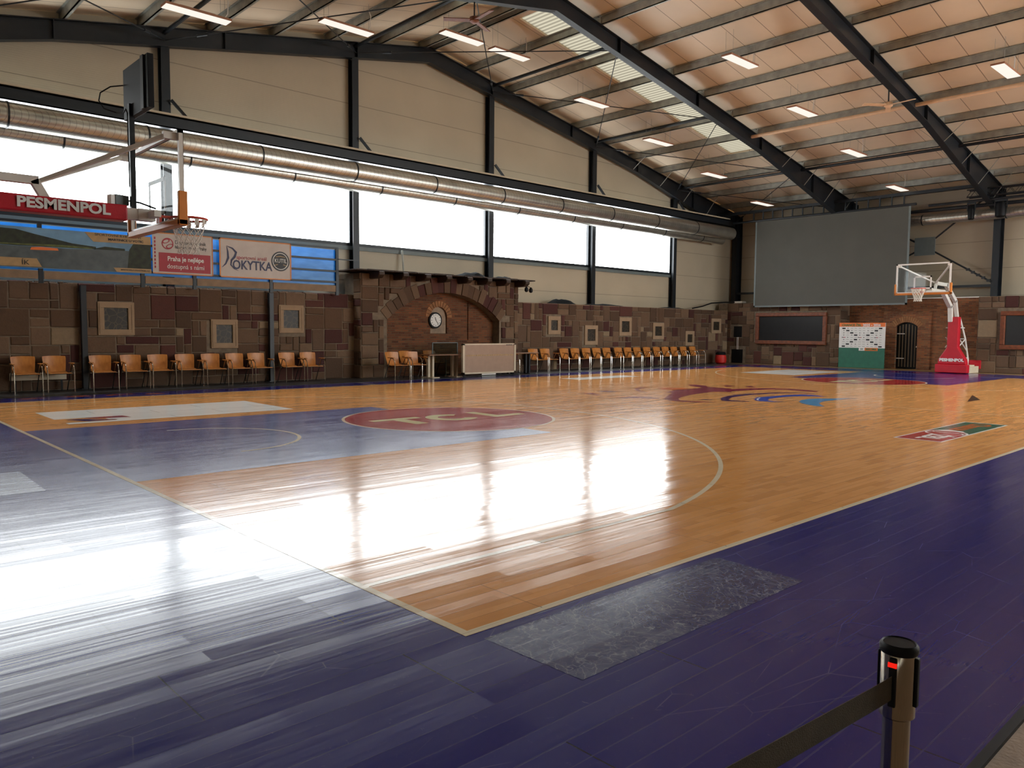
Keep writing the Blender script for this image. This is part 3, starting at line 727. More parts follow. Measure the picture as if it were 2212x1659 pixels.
m.build('ashlar_facing', 'stone', core2)
m = MB(); m.box((16.9, YS+.0, 2.47), (31.3, YS+.55, 2.53)); m.build('coping', 'grey_wood', core2)

# the block with the brick-filled arch
YF, YBk = 17.6, 18.05
AX0, AX1, ASP, AAP = 11.28, 15.97, 1.80, 2.715
ACX = (AX0+AX1)/2; rise = AAP-ASP; hw = (AX1-AX0)/2; AR = (hw*hw+rise*rise)/(2*rise); ACZ = AAP-AR
BX0, BX1, BZ = 10.35, 16.87, 3.20
def arch_z(x, r=AR): return ACZ+math.sqrt(max(0, r*r-(x-ACX)**2))
m = MB(); N = 24
xs = [AX0+(AX1-AX0)*i/N for i in range(N+1)]
for y0, y1 in ((YF, YBk),):
    m.box((BX0, y0, 0), (AX0, y1, BZ)); m.box((AX1, y0, 0), (BX1, y1, BZ))
    for a, b in zip(xs[:-1], xs[1:]):
        m.prism([(a, arch_z(a)), (b, arch_z(b)), (b, BZ), (a, BZ)], y0, y1)
m.box((BX0, YBk, 0), (BX1, YS+.55, BZ))
block = struct(m.build('wall_arch_block', 'mortar'))
RV = AR+.42
a0 = math.atan2(ASP-ACZ, -hw); a1 = math.atan2(ASP-ACZ, hw)
def keepb(u0, v0, u1, v1):
    cxx = (u0+u1)/2+BX0; cz = (v0+v1)/2
    if AX0-.09 < cxx < AX1+.09 and cz < ASP: return False
    r = math.hypot(cxx-ACX, cz-ACZ)
    return r > RV+.04 or (cz < ASP-.05)
m = MB(); ashlar(m, (BX0, YF, 0), (1, 0, 0), (0, -1, 0), BX1-BX0, BZ, keepb, 21, .205, (.01, .05), 3, 2)
ashlar(m, (BX0, YS, 0), (0, -1, 0), (-1, 0, 0), YS-YF, BZ, lambda *a: True, 5, .2, (.01, .03), 2, 2)
NV = 21; Rv = random.Random(4)
for i in range(NV):
    t0 = a0+(a1-a0)*(i+.03)/NV; t1 = a0+(a1-a0)*(i+.97)/NV
    ro = RV+Rv.uniform(-.10, .10); p = Rv.uniform(.02, .06)
    q = [(ACX+AR*cos(t0), ACZ+AR*sin(t0)), (ACX+ro*cos(t0), ACZ+ro*sin(t0)), (ACX+ro*cos(t1), ACZ+ro*sin(t1)), (ACX+AR*cos(t1), ACZ+AR*sin(t1))]
    m.prism(q, YF-p, YF+.03)
m.build('ashlar_facing', 'stone', block)
m = MB(); pan = (12.9, 1.15, 14.85, 2.58)
# brick infill with a sunk panel and an arched niche
nx0, nx1, nz0, nz1 = 13.25, 13.95, 1.375, 2.26
ncx = (nx0+nx1)/2; nr = (nx1-nx0)/2; nsp = nz1-nr
m.box((AX0-.02, YBk-.10, 0), (pan[0], YBk-.01, 2.9)); m.box((pan[2], YBk-.10, 0), (AX1+.02, YBk-.01, 2.9))
m.box((pan[0], YBk-.10, 0), (pan[2], YBk-.01, pan[1]))
m.box((pan[0], YBk-.06, pan[1]), (nx0, YBk-.005, 2.75)); m.box((nx1, YBk-.06, pan[1]), (pan[2], YBk-.005, 2.75)); m.box((nx0, YBk-.06, pan[1]), (nx1, YBk-.005, nz0))
for i in range(12):
    xa = nx0+(nx1-nx0)*i/12; xb = nx0+(nx1-nx0)*(i+1)/12
    f = lambda x: nsp+math.sqrt(max(0, nr*nr-(x-ncx)**2))
    m.prism([(xa, f(xa)), (xb, f(xb)), (xb, 2.75), (xa, 2.75)], YBk-.06, YBk-.005)
m.build('brick_infill', 'brick_x', block)
m = MB()
for i in range(13):
    t0 = pi*i/13; t1 = pi*(i+.82)/13
    m.prism([(ncx+nr*cos(t0), nsp+nr*sin(t0)), (ncx+(nr+.2)*cos(t0), nsp+(nr+.2)*sin(t0)), (ncx+(nr+.2)*cos(t1), nsp+(nr+.2)*sin(t1)), (ncx+nr*cos(t1), nsp+nr*sin(t1))], YBk-.075, YBk-.05)
m.build('niche_bricks', 'brick_light', block)
m = MB(); m.box((nx0, YBk-.004, nz0), (nx1, YBk-.002, nz1)); m.build('niche_back', 'concrete', block)
# plank roof over the block with beam ends
roof = empty('plank_canopy', (0, 0, 0), 0, 'dark plank canopy with eight projecting beam ends on top of the arched stone block', 'canopy')
m = MB(); Rv = random.Random(9)
x = 9.9
while x < 17.25:
    w = Rv.uniform(.28, .5); m.box((x, 17.12+Rv.uniform(-.05, .05), 3.245), (min(x+w-.01, 17.3), 18.5, 3.275+Rv.uniform(0, .02))); x += w
m.build('planks', 'dark_wood', roof)
for xx in (10.72, 11.6, 12.46, 13.3, 14.17, 15.02, 15.87, 16.78):
    m = MB(); h = .19
    m.prism([(17.0, 3.235), (17.0, 3.13), (17.12, 3.04), (17.35, 3.03), (18.4, 3.03), (18.4, 3.235)], xx-.10, xx+.10, 'x')
    m.build('beam_end', 'dark_wood', roof, bevel=.02)
# wall clock in the niche
ck = empty('wall_clock', (13.43, 17.93, 1.81), 0, 'round black-rimmed wall clock hanging in the arched brick niche', 'clock')
def ydisc(m, cx, cy, cz, r, d, n=32): m.prism([(cx+r*cos(2*pi*i/n), cz+r*sin(2*pi*i/n)) for i in range(n)], cy, cy+d)
m = MB(); ydisc(m, 0, 0, 0, .27, .07); m.build('clock_rim', 'black', ck, bevel=.01)
m = MB(); ydisc(m, 0, -.006, 0, .215, .01); m.build('dial', 'white', ck)
for i in range(12):
    a = 2*pi*i/12; MB().bar((.155*sin(a), -.010, .155*cos(a)), (.195*sin(a), -.010, .195*cos(a)), .014, .004, (0, 1, 0)).build('hour_mark', 'black', ck)
m = MB().bar((0, -.014, 0), (.10, -.014, -.12), .014, .004, (0, 1, 0)); m.build('hand', 'black', ck)
m = MB().bar((0, -.016, 0), (-.03, -.016, .10), .02, .004, (0, 1, 0)); m.build('hand', 'black', ck)

# sunk pictures / niches in the stone walls
def picture(x0, z0, x1, z1, fr, label, cat, grp, name, inner, mold):
    r = empty(name, (x0, YS, z0), 0, label, cat, grp); W, H = x1-x0, z1-z0
    m = MB()
    for a, b, c, d in ((0, 0, W, fr), (0, H-fr, W, H), (0, fr, fr, H-fr), (W-fr, fr, W, H-fr)): m.box((a, -.05, b), (c, .0, d))
    m.build('stone_surround', 'sandstone', r, bevel=.008)
    if mold:
        m = MB(); e = fr*.55
        for a, b, c, d in ((fr*.25, fr*.25, W-fr*.25, fr*.45), (fr*.25, H-fr*.45, W-fr*.25, H-fr*.25), (fr*.25, fr*.45, fr*.45, H-fr*.45), (W-fr*.45, fr*.45, W-fr*.25, H-fr*.45)): m.box((a, -.062, b), (c, -.045, d))
        m.build('moulding', 'sandstone', r)
    m = MB(); m.box((fr, -.012, fr), (W-fr, -.001, H-fr)); m.build('recess_panel', inner, r)
for (a, b, c, d), lb in zip(LP, ('square sandstone frame around a pebble panel, highest left, under the lake banner', 'lowest square sandstone frame with pebble panel, above the seventh and eighth armchairs', 'square sandstone frame with pebble panel just right of the second dark post')):
    picture(a, b, c, d, .145, lb, 'framed stone panel', 'square framed panels in the left stone wall', 'framed_stone_panel', 'mosaic', True)
for (a, b, c, d), lb in zip(RP, ('upright sandstone-framed niche nearest the arched block', 'low upright sandstone-framed niche, second from the arched block', 'high upright sandstone-framed niche, third from the arched block', 'upright sandstone-framed niche, fourth from the arched block', 'lowest upright sandstone-framed niche above the last armchairs', 'upright sandstone-framed niche nearest the room corner')):
    picture(a, b, c, d, .155, lb, 'wall niche', 'upright niches in the right stone wall', 'framed_wall_niche', 'mosaic', False)

# right-hand stone wall (x = 31.3) with the brick bay
XW = 31.3
m = MB(); m.box((XW, 12.42, 0), (XW+1.5, YS+.5, 2.88)); rw = struct(m.build('wall_stone_corner', 'mortar'))
holes = clear((18-17.72, 0, 18-17.12, .66), (18-17.63, 1.25, 18-17.2, 1.77), (18-16.4, 1.0, 18-13.03, 2.35))
m = MB(); ashlar(m, (XW, 18.0, 0), (0, -1, 0), (-1, 0, 0), 18.0-12.42, 2.88, holes, 31, .21, (.01, .035), 4, 3)
ashlar(m, (XW, 12.42, 0), (1, 0, 0), (0, -1, 0), .9, 2.9, lambda *a: True, 37, .21, (.01, .03), 2, 2)
m.build('ashlar_facing', 'stone', rw)
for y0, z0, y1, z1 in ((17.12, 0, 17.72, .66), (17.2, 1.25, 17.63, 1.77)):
    m = MB(); m.box((XW-.012, y0, z0), (XW+.01, y1, z1)); m.build('niche_shade_panel', 'black', rw)  # flat black panels stand in for shade inside the two openings
m = MB()
for yy in (17.42, 17.36): m.tube([(XW-.04, yy, .66), (XW-.04, yy, 1.25)], .012, 6)
m.build('pipe', 'white_paint', rw)
m = MB(); m.box((XW, -3.0, 0), (XW+1.5, 7.03, 2.93)); rw2 = struct(m.build('wall_stone_side', 'mortar'))
m = MB(); ashlar(m, (XW, 7.03, 0), (0, -1, 0), (-1, 0, 0), 10.0, 2.93, clear((7.03-6.3, .95, 7.03-2.9, 2.35)), 41, .22, (.01, .035), 4, 3)
ashlar(m, (XW+.9, 7.03, 0), (-1, 0, 0), (0, 1, 0), .9, 2.93, lambda *a: True, 43, .21, (.01, .03), 2, 2)
m.build('ashlar_facing', 'stone', rw2)
XBk = 32.2
DY0, DY1, DZ, DTOP = 9.51, 10.38, 1.79, 1.965
m = MB()
m.box((XBk, 7.03, 0), (XBk+.3, 9.0, 2.93)); m.box((XBk, 10.9, 0), (XBk+.3, 12.42, 2.93)); m.box((XBk, 9.0, 2.40), (XBk+.3, 10.9, 2.93))
SX = XBk-.10
m.box((SX, 9.0, 0), (XBk+.2, DY0, 2.40)); m.box((SX, DY1, 0), (XBk+.2, 10.9, 2.40))
N = 12; dc = (DY0+DY1)/2; dh = (DY1-DY0)/2; dr = DTOP-DZ; DRR = (dh*dh+dr*dr)/(2*dr)
dz = lambda y: DTOP-DRR+math.sqrt(max(0, DRR*DRR-(y-dc)**2))
for i in range(N):
    ya = DY0+(DY1-DY0)*i/N; yb = DY0+(DY1-DY0)*(i+1)/N
    m.prism([(ya, dz(ya)), (yb, dz(yb)), (yb, 2.40), (ya, 2.40)], SX, XBk+.2, 'x')
bw = struct(m.build('wall_brick_bay', 'brick_y'))
m = MB(); aa = math.asin(dh/DRR)
for i in range(15):
    t0 = -aa*1.15+2.3*aa*i/15; t1 = -aa*1.15+2.3*aa*(i+.85)/15; zc = DTOP-DRR; ro = DRR+.24
    m.prism([(dc+DRR*sin(t0), zc+DRR*cos(t0)), (dc+ro*sin(t0), zc+ro*cos(t0)), (dc+ro*sin(t1), zc+ro*cos(t1)), (dc+DRR*sin(t1), zc+DRR*cos(t1))], SX-.018, SX+.01, 'x')
m.build('arch_bricks', 'brick_light', bw)
m = MB(); m.box((XBk-.05, 7.03, 2.93), (XBk+.1, 12.42, 2.97)); m.build('bay_capping', 'white_paint', bw)
# arched plank door
dr_ = struct(MB().prism([(DY0, .01), (DY1, .01)]+[(DY1-(DY1-DY0)*i/N, dz(DY1-(DY1-DY0)*i/N)) for i in range(N+1)], XBk+.04, XBk+.08, 'x').build('door_1', 'black'))
m = MB()
for i in range(6):
    y = DY0+.10+i*.125; m.box((XBk+.015, y, .08), (XBk+.045, y+.045, dz(y)-.08))
m.build('door_batten', 'door_slat', dr_)
for z in (.42, 1.46): MB().box((XBk+.0, DY1-.33, z), (XBk+.02, DY1-.02, z+.035)).build('strap_hinge', 'white_paint', dr_)
MB().box((XBk+.0, DY0+.02, .90), (XBk+.03, DY0+.07, .97)).build('door_handle', 'chrome', dr_)

# carved-frame dark screens
def framed(y0, z0, y1, z1, label):
    r = empty('framed_screen', (XW, y0, z0), 0, label, 'screen')
    W, H = y1-y0, z1-z0; f = .17
    m = MB()
    for a, b, c, d in ((0, 0, W, f), (0, H-f, W, H), (0, f, f, H-f), (W-f, f, W, H-f)): m.box((-.13, a, b), (0, c, d))
    m.build('frame', 'red_wood', r, bevel=.025)
    MB().box((-.05, f, f), (-.01, W-f, H-f)).build('screen_glass', 'dark_glass', r)
framed(12.99, .95, 16.43, 2.40, 'wide dark screen in a carved red-brown wooden frame under the grey projection screen')
framed(2.85, .92, 6.25, 2.36, 'dark screen in a carved frame cut off by the right edge')

# ================================================================ DUCTS
def duct(name, pts, r, label, joints):
    d = tag(MB().tube(pts, r, 28).build(name, 'duct', smooth=True), label, 'ventilation duct')
    for p, ax in joints:
        m = MB(); q = Vector(ax)*.02; m.tube([Vector(p)-q, Vector(p)+q], r+.012, 28); m.build('duct_collar', 'steel', d, smooth=True)
    return d
duct('ventilation_duct', [(XL+.1, 17.74, 6.19), (31.0, 17.74, 6.19)], .285, 'upper spiral ventilation duct running along the window wall', [((-1.6+2.95*i, 17.74, 6.19), (1, 0, 0)) for i in range(11)])
duct('ventilation_duct', [(XL+.1, 18.2, 5.93), (30.9, 18.2, 5.93)], .225, 'lower spiral ventilation duct behind the upper one, in front of the windows', [((-.4+2.95*i, 18.2, 5.93), (1, 0, 0)) for i in range(11)])
duct('ventilation_duct', [(31.9, 9.95, 6.12), (31.9, -2.0, 6.12)], .21, 'short spiral duct on the end wall right of the projection screen', [((31.9, 9.4, 6.12), (0, 1, 0)), ((31.9, 6.4, 6.12), (0, 1, 0))])
tag(MB().tube([(31.75, 9.9, 6.47), (31.75, -2, 6.47)], .07, 12).build('dark_service_pipe', 'steel', smooth=True), 'dark pipe running just above the short spiral duct', 'pipe')

# end-wall steelwork
struct(MB().box((32.55, 6.9, 3.36), (32.65, 12.5, 3.46)).build('wall_rail', 'steel'))
struct(MB().box((32.55, 12.5, 3.36), (32.65, 18.3, 3.46)).build('wall_rail', 'steel'))
pc = Vector((32.5, 9.5, 5.1))
struct(MB().box((32.46, 9.1, 4.74), (32.5, 9.9, 5.48)).build('brace_plate', 'speaker_grey'))
for e in ((32.55, 7.0, 3.55), (32.55, 12.4, 3.6), (32.55, 7.3, 6.9), (32.55, 12.4, 6.7)):
    m = MB(); m.tube([pc, e], .035, 8)
    if e[1] < 8 and e[2] < 5:
        for k_ in range(5):
            p = pc.lerp(Vector(e), .66+k_*.075); m.box(p-Vector((.05, .06, .05)), p+Vector((.05, .06, .05)))
    struct(m.build('wall_brace', 'steel'))
# truss with stage spotlights
tr = empty('lighting_truss', (31.2, 0, 0), 0, 'dark lattice lighting truss high at the right edge above the short duct', 'truss')
m = MB()
for z in (6.75, 7.02):
    for xx in (0, .3): MB().tube([(xx, 7.6, z), (xx, 2.0, z)], .025, 8).build('chord', 'steel', tr)
for xx in (0, .3):
    m = MB(); m.tube([(xx, 7.6-.2*k_, 6.75+.27*(k_ % 2)) for k_ in range(28)], .012, 6); m.build('lattice', 'steel', tr)
tag(MB().tube([(31.3, 9.0, 6.60), (31.3, 2.0, 6.60)], .05, 10).build('truss_rail', 'steel'), 'dark horizontal lamp rail below the lattice truss', 'rail')
def spot(y, label, r):
    o = empty('stage_spotlight', (31.3, y, 6.51), 0, label, 'spotlight', 'stage spotlights')
    m = MB(); m.box((-.02, -r-.03, -.28), (.02, -r, .0)); m.box((-.02, r, -.28), (.02, r+.03, 0)); m.box((-.02, -r-.03, -.02), (.02, r+.03, .04)); m.build('yoke', 'steel', o)
    m = MB(); m.lathe([(r*.65, -.62), (r*.95, -.58), (r, -.25), (r*.8, -.1), (r*.4, -.05)], (0, 0, 0), 16); m.build('lamp_body', 'black', o, smooth=True)
spot(7.45, 'slim black stage spotlight hanging left of the wider one under the truss', .12)
spot(6.45, 'wide black stage spotlight nearer the right edge under the truss', .19)

# projection screen
ps = empty('projection_screen', (30.95, 0, 0), 0, 'huge grey projection screen hanging in front of the end wall', 'projection screen')
sy0, sy1, sz0, sz1 = 9.55, 16.42, 2.66, 6.62
MB().box((0, sy0+.07, sz0+.07), (.02, sy1-.07, sz1)).build('screen_cloth', 'screen', ps)
m = MB()
m.box((-.005, sy0, sz0), (.03, sy0+.07, sz1)); m.box((-.005, sy1-.07, sz0), (.03, sy1, sz1)); m.box((-.005, sy0, sz0), (.03, sy1, sz0+.07))
m.build('border', 'speaker_grey', ps)
MB().tube([(.02, sy0-.2, sz1+.05), (.02, sy1+1.2, sz1+.05)], .05, 10).build('carrier_pipe', 'steel', ps)
for i in range(15):
    y = sy0+.25+i*.48; MB().box((.0, y, sz1+.05), (.04, y+.05, sz1+.45)).build('hanger', 'steel', ps)
struct(MB().box((30.9, 6.9, 7.05), (31.1, 18.4, 7.17)).build('eaves_beam', 'steel'))

# ================================================================ LAMPS AND FANS
def make_lamp(lbl, x, y):
    z = ztop(x)+.25-.75
    r = empty('ceiling_light', (x, y, z), 0, lbl, 'ceiling light', 'hanging linear ceiling lights')
    MB().box((-.75, -.17, 0), (.75, .17, .05)).build('housing', 'tan_lamp', r)
    MB().box((-.74, -.16, -.012), (.74, .16, -.001)).build('diffuser', 'lamp', r)
    MB().box((-.4, -.06, .05), (.4, .06, .10)).build('driver_box', 'tan_lamp', r)
    for a in (-.6, .6):
        for b in (-.12, .12): MB().tube([(a, b, .05), (a, b, .74)], .004, 4).build('suspension_wire', 'galv', r)
    m = MB().tube([(.62, 0, .05), (.72, 0, .2), (.74, 0, .5), (.66, 0, .66)], .012, 6); m.build('cable', 'white_paint', r)
    return r
lampA = make_lamp('hanging ceiling light at the top left beside the first rafter', 4.79, 15.6)
def lamp(x, y, lbl): dup(lampA, (x, y, ztop(x)+.25-.75), 0, lbl)
lamp(8.72, 15.6, 'second hanging ceiling light from the left, left of the roof apex')
lamp(12.63, 15.6, 'bright hanging ceiling light just left of the roof ridge')
lamp(14.54, 15.6, 'bright hanging ceiling light just right of the roof ridge')
lamp(18.44, 15.6, 'hanging ceiling light in the window bay, second right of the ridge')
lamp(22.27, 15.6, 'hanging ceiling light in the window bay, third right of the ridge')
lamp(26.13, 15.6, 'hanging ceiling light in the window bay, fourth right of the ridge')
lamp(30.05, 15.6, 'small hanging ceiling light in the window bay closest to the end wall')
lamp(18.41, 9.8, 'hanging ceiling light between the two big rafters, highest of its row')
lamp(22.25, 9.8, 'hanging ceiling light between the two big rafters, second of its row')
lamp(26.15, 9.8, 'hanging ceiling light between the two big rafters, third of its row')
lamp(30.19, 9.8, 'hanging ceiling light between the two big rafters, nearest the end wall')
lamp(22.35, 4.0, 'hanging ceiling light beyond the second big rafter at the right edge')
def fan(x, y, z, lbl, mat):
    r = empty('ceiling_fan', (x, y, z), .4, lbl, 'ceiling fan')
    MB().tube([(0, 0, .05), (0, 0, .45)], .02, 8).build('down_rod', 'steel', r)
    MB().lathe([(.05, .1), (.12, .07), (.12, -.03), (.06, -.07)]).build('motor', mat, r, smooth=True)
    for k_ in range(3):
        a = 2*pi*k_/3; M_ = Matrix.Rotation(a, 4, 'Z') @ Matrix.Rotation(.2, 4, 'X')
        MB().box((.1, -.07, -.01), (.78, .07, .01), M_).build('blade', mat, r)
fan(10.67, 12.7, 9.32, 'red-brown three-blade ceiling fan at the top middle', 'red_wood')
fan(21.84, 6.9, 8.25, 'pale three-blade ceiling fan hanging by the second big rafter', 'fan_lit_strut')

# ================================================================ BALCONY WITH BANNERS (left)
YR = 17.78
PXS = (-2.3, -.1, 1.93, 4.16, 5.45, 7.57, 9.66)
bal = empty('balcony_railing', (0, 0, 0), 0, 'dark steel railing with blue see-through sheets on the left stone wall', 'railing')
for x in PXS:
    MB().box((x-.045, YR, 2.5), (x+.045, YR+.07, 3.90)).build('post', 'steel', bal)
m = MB()
for z in (3.86, 3.52, 3.18, 2.86): m.box((XL, YR+.005, z), (9.70, YR+.055, z+.055))
m.box((9.66, YR, 3.55), (10.4, YR+.03, 3.58), None)
m.build('rail', 'steel', bal)
MB().box((XL, YR+.072, 2.80), (9.66, YR+.08, 3.84)).build('blue_sheet', 'blue_sheet', bal)
for a, b in zip(PXS[:-1], PXS[1:]):
    MB().box((a+.06, YR+.0, 2.60), (b-.06, YR+.04, 2.78)).build('kick_board', 'grey_wood', bal)
for x, lb in ((2.81, 'tall dark post before the stone wall between the second and third armchairs'), (7.58, 'tall dark post between the ninth and tenth armchairs of the left row')):
    tag(MB().box((x-.06, 17.80, 0), (x+.06, 17.92, 2.49)).box((x-.10, 17.77, 0), (x+.10, 17.94, .02)).build('steel_post', 'steel'), lb, 'post', 'balcony posts')
YBN = YR-.012
def bpoly(m, pts, d=0): m.poly([(x, YBN-d, z) for x, z in pts])
b1 = empty('lake_banner', (0, 0, 0), 0, 'long printed banner with a lake and forest on the left railing', 'banner')
MB().box((-3.2, YBN, 2.84), (4.36, YBN+.008, 3.76)).build('sky_print', 'p_sky', b1)
m = MB(); bpoly(m, [(-3.2, 2.85), (4.36, 2.85), (4.36, 3.36), (3.6, 3.38), (2.5, 3.33), (-3.2, 3.30)], .003); m.build('water_print', 'p_water', b1)
m = MB(); bpoly(m, [(-3.2, 3.3), (0, 3.34), (1.45, 3.33), (3.1, 3.36), (3.1, 3.42), (2.6, 3.46), (2.15, 3.55), (1.8, 3.62), (1.45, 3.70), (0, 3.72), (-3.2, 3.7)], .005)
bpoly(m, [(3.0, 3.36), (3.75, 3.37), (3.75, 3.42), (3.3, 3.44)], .005); bpoly(m, [(3.8, 2.95), (4.36, 2.95), (4.36, 3.58), (3.95, 3.56), (3.85, 3.4)], .005)
m.build('forest_print', 'p_hill', b1)
m = MB(); bpoly(m, [(-1, 3.32), (1.5, 3.35), (3.05, 3.36), (3.0, 3.39), (2.4, 3.41), (1.5, 3.38), (-1, 3.36)], .007); m.build('shore_print', 'p_moss', b1)
m = MB(); bpoly(m, [(1.72, 3.25), (2.3, 3.27), (2.28, 3.32), (1.95, 3.33), (1.75, 3.31)], .009); m.build('boat_print', 'p_orange', b1)
m = MB(); bpoly(m, [(2.85, 3.76), (4.36, 3.76), (4.36, 3.56), (3.05, 3.54)], .007); bpoly(m, [(-.5, 2.85), (1.95, 2.87), (1.85, 3.06), (-.5, 3.04)], .007); bpoly(m, [(3.55, 2.85), (4.36, 2.86), (4.36, 2.96), (3.48, 2.95)], .009)
m.build('tan_print', 'p_tan', b1)
text('SPORTOVNÍ RYBÁŘSTVÍ', 'p_black', (3.60, YBN-.012, 3.715), FACE_S, .085, b1, sx=1.15)
text('MARTINICE U VOTIC', 'p_black', (3.78, YBN-.012, 3.62), FACE_S, .075, b1, sx=1.15, bold=.002)
text('ÍK', 'p_black', (1.62, YBN-.012, 2.955), FACE_S, .15, b1, sx=1.2)
text('WWW.VELKYMARTINIK.CZ', 'p_black', (3.98, YBN-.014, 2.905), FACE_S, .055, b1, sx=1.0)
b2 = empty('transport_banner', (0, 0, 0), 0, 'white and red advertising banner with a round red emblem on the railing', 'banner')
YB2 = YBN
MB().box((4.40, YB2, 2.86), (5.93, YB2+.01, 3.90)).build('cloth', 'banner_white', b2)
m = MB(); m.box((4.55, YB2-.006, 2.92), (5.86, YB2-.001, 3.40)); m.build('red_field', 'p_red', b2, bevel=.0)
m = MB(); m.box((4.40, YB2-.006, 2.86), (5.93, YB2-.001, 2.885)); m.box((5.905, YB2-.006, 2.86), (5.93, YB2-.001, 3.9)); m.box((4.40, YB2-.006, 3.875), (5.93, YB2-.001, 3.9)); m.build('edge_tape', 'orange_pad', b2)
m = MB()
def yring(m, cx, cz, r0, r1, y, a0=0, a1=2*pi, n=32, sq=1., rot=0):
    vs = []
    for i in range(n+1):
        a = a0+(a1-a0)*i/n
        for r in (r0, r1):
            X, Z = r*cos(a), r*sin(a)*sq; vs.append((cx+X*cos(rot)-Z*sin(rot), y, cz+X*sin(rot)+Z*cos(rot)))
    m.add(vs, [(2*i, 2*i+1, 2*i+3, 2*i+2) for i in range(n)])
yring(m, 4.77, 3.63, .12, .145, YB2-.006); yring(m, 4.73, 3.69, .07, .10, YB2-.009, sq=.5, rot=.4); yring(m, 4.82, 3.57, .07, .10, YB2-.009, sq=.5, rot=.4)
m.build('emblem', 'p_red', b2)
text('Dopravní podnik', 'p_black', (4.95, YB2-.006, 3.68), FACE_S, .13, b2, align='LEFT', sx=.9)
text('hlavního města Prahy', 'p_black', (4.95, YB2-.006, 3.56), FACE_S, .13, b2, align='LEFT', sx=.72)
text('Praha je nejlépe', 'white', (5.22, YB2-.012, 3.25), FACE_S, .165, b2, sx=.88, bold=.003)
text('dostupná s námi', 'white', (5.22, YB2-.012, 3.06), FACE_S, .165, b2, sx=.88)
m = MB()
for k_ in range(9): m.box((4.44, YB2-.006, 3.0+k_*.09), (4.475, YB2-.003, 3.06+k_*.09))
m.build('side_print', 'p_red', b2)
b3 = empty('sports_ground_banner', (0, 0, 0), 0, 'white banner reading OKYTKA with a round black badge, right end of railing', 'banner')
MB().box((6.10, YB2, 2.86), (8.17, YB2+.01, 3.90)).build('cloth', 'banner_white', b3)
m = MB()
for a, b, c, d in ((6.1, 2.86, 8.17, 2.89), (6.1, 3.87, 8.17, 3.9), (6.1, 2.86, 6.135, 3.9), (8.135, 2.86, 8.17, 3.9)): m.box((a, YB2-.006, b), (c, YB2-.001, d))
m.build('edge_tape', 'orange_pad', b3)
text('OKYTKA', 'p_navy', (7.02, YB2-.006, 3.20), FACE_S, .34, b3, sx=.83, bold=.006)
text('sportovní areál', 'p_red', (7.0, YB2-.006, 3.41), FACE_S, .145, b3, sx=.98)
def stroke(m, pts, ws, y):
    n = len(pts); L_, R_ = [], []
    for i, p in enumerate(pts):
        a = pts[max(0, i-1)]; b = pts[min(n-1, i+1)]; dx, dz_ = b[0]-a[0], b[1]-a[1]; l_ = math.hypot(dx, dz_) or 1
        L_.append((p[0]-dz_/l_*ws[i], y, p[1]+dx/l_*ws[i])); R_.append((p[0]+dz_/l_*ws[i], y, p[1]-dx/l_*ws[i]))
    vs = [q for pr in zip(L_, R_) for q in pr]; m.add(vs, [(2*i, 2*i+1, 2*i+3, 2*i+2) for i in range(n-1)])
m = MB()
stroke(m, [(6.17, 3.12), (6.27, 3.22), (6.34, 3.38), (6.33, 3.55), (6.30, 3.70)], [.005, .02, .03, .02, .004], YB2-.006)
stroke(m, [(6.30, 3.70), (6.46, 3.64), (6.56, 3.54), (6.52, 3.42), (6.43, 3.32), (6.41, 3.20), (6.50, 3.10), (6.62, 3.05)], [.004, .02, .03, .03, .025, .02, .012, .003], YB2-.007)
m.build('letter_swoosh', 'p_navy', b3)
bd = MB(); yring(bd, 7.84, 3.38, 0, .275, YB2-.005, n=40); bd.build('badge', 'p_black', b3)
bd = MB(); yring(bd, 7.84, 3.38, .215, .235, YB2-.008, n=40); bd.build('badge_ring', 'white', b3)
text('KUTIL', 'white', (7.84, YB2-.012, 3.39), FACE_S, .16, b3, sx=.85)
m = MB(); stroke(m, [(7.70, 3.50), (7.84, 3.52), (7.98, 3.50)], [.01, .012, .01], YB2-.009); stroke(m, [(7.66, 3.26), (7.76, 3.29)], [.01, .01], YB2-.009); stroke(m, [(7.92, 3.29), (8.02, 3.26)], [.01, .01], YB2-.009); m.build('badge_flourish', 'p_tan', b3)
# bits lying on the stone walls
def tarp(name, x, y, z, L, H, D, seed, lb, mat='net_tarp'):
    R_ = random.Random(seed); m = MB(); n = 10; vs = []
    for i in range(n+1):
        t_ = i/n; h = H*(sin(pi*min(1, t_*1.02))**.6+.05)*R_.uniform(.7, 1.1) if 0 < i < n else .015
        for k_, (a, b) in enumerate(((-1, 0), (-.6, .8), (0, 1), (.6, .8), (1, 0))):
            vs.append((x+L*(t_-.5), y+a*D/2, z+max(.0, b*h)))
    fs = [(i*5+k_, i*5+k_+1, (i+1)*5+k_+1, (i+1)*5+k_) for i in range(n) for k_ in range(4)]
    fs += [tuple(range(5)), tuple(n*5+k_ for k_ in range(5))[::-1]]+[(i*5+4, i*5, (i+1)*5, (i+1)*5+4) for i in range(n)]
    m.add(vs, fs); tag(m.build(name, mat, smooth=True), lb, 'tarpaulin')
tarp('folded_tarpaulin', 19.75, 18.2, 2.535, 1.4, .20, .4, 1, 'black folded tarpaulin heaped on the stone wall right of the arched block')
tarp('folded_tarpaulin', 22.2, 18.2, 2.535, 2.3, .07, .4, 2, 'flat black tarpaulin strip on the stone wall around the fourth steel column')
tarp('folded_tarpaulin', 26.9, 18.2, 2.535, 1.6, .06, .4, 3, 'flat dark tarpaulin strip on the stone wall below the last window')
tarp('folded_tarpaulin', 14.9, 17.9, 3.30, 1.2, .20, .5, 4, 'black tarpaulin lump lying on the plank canopy')
tarp('folded_tarpaulin', 16.4, 17.9, 3.30, .8, .12, .4, 6, 'small dark bundle near the right end of the plank canopy')
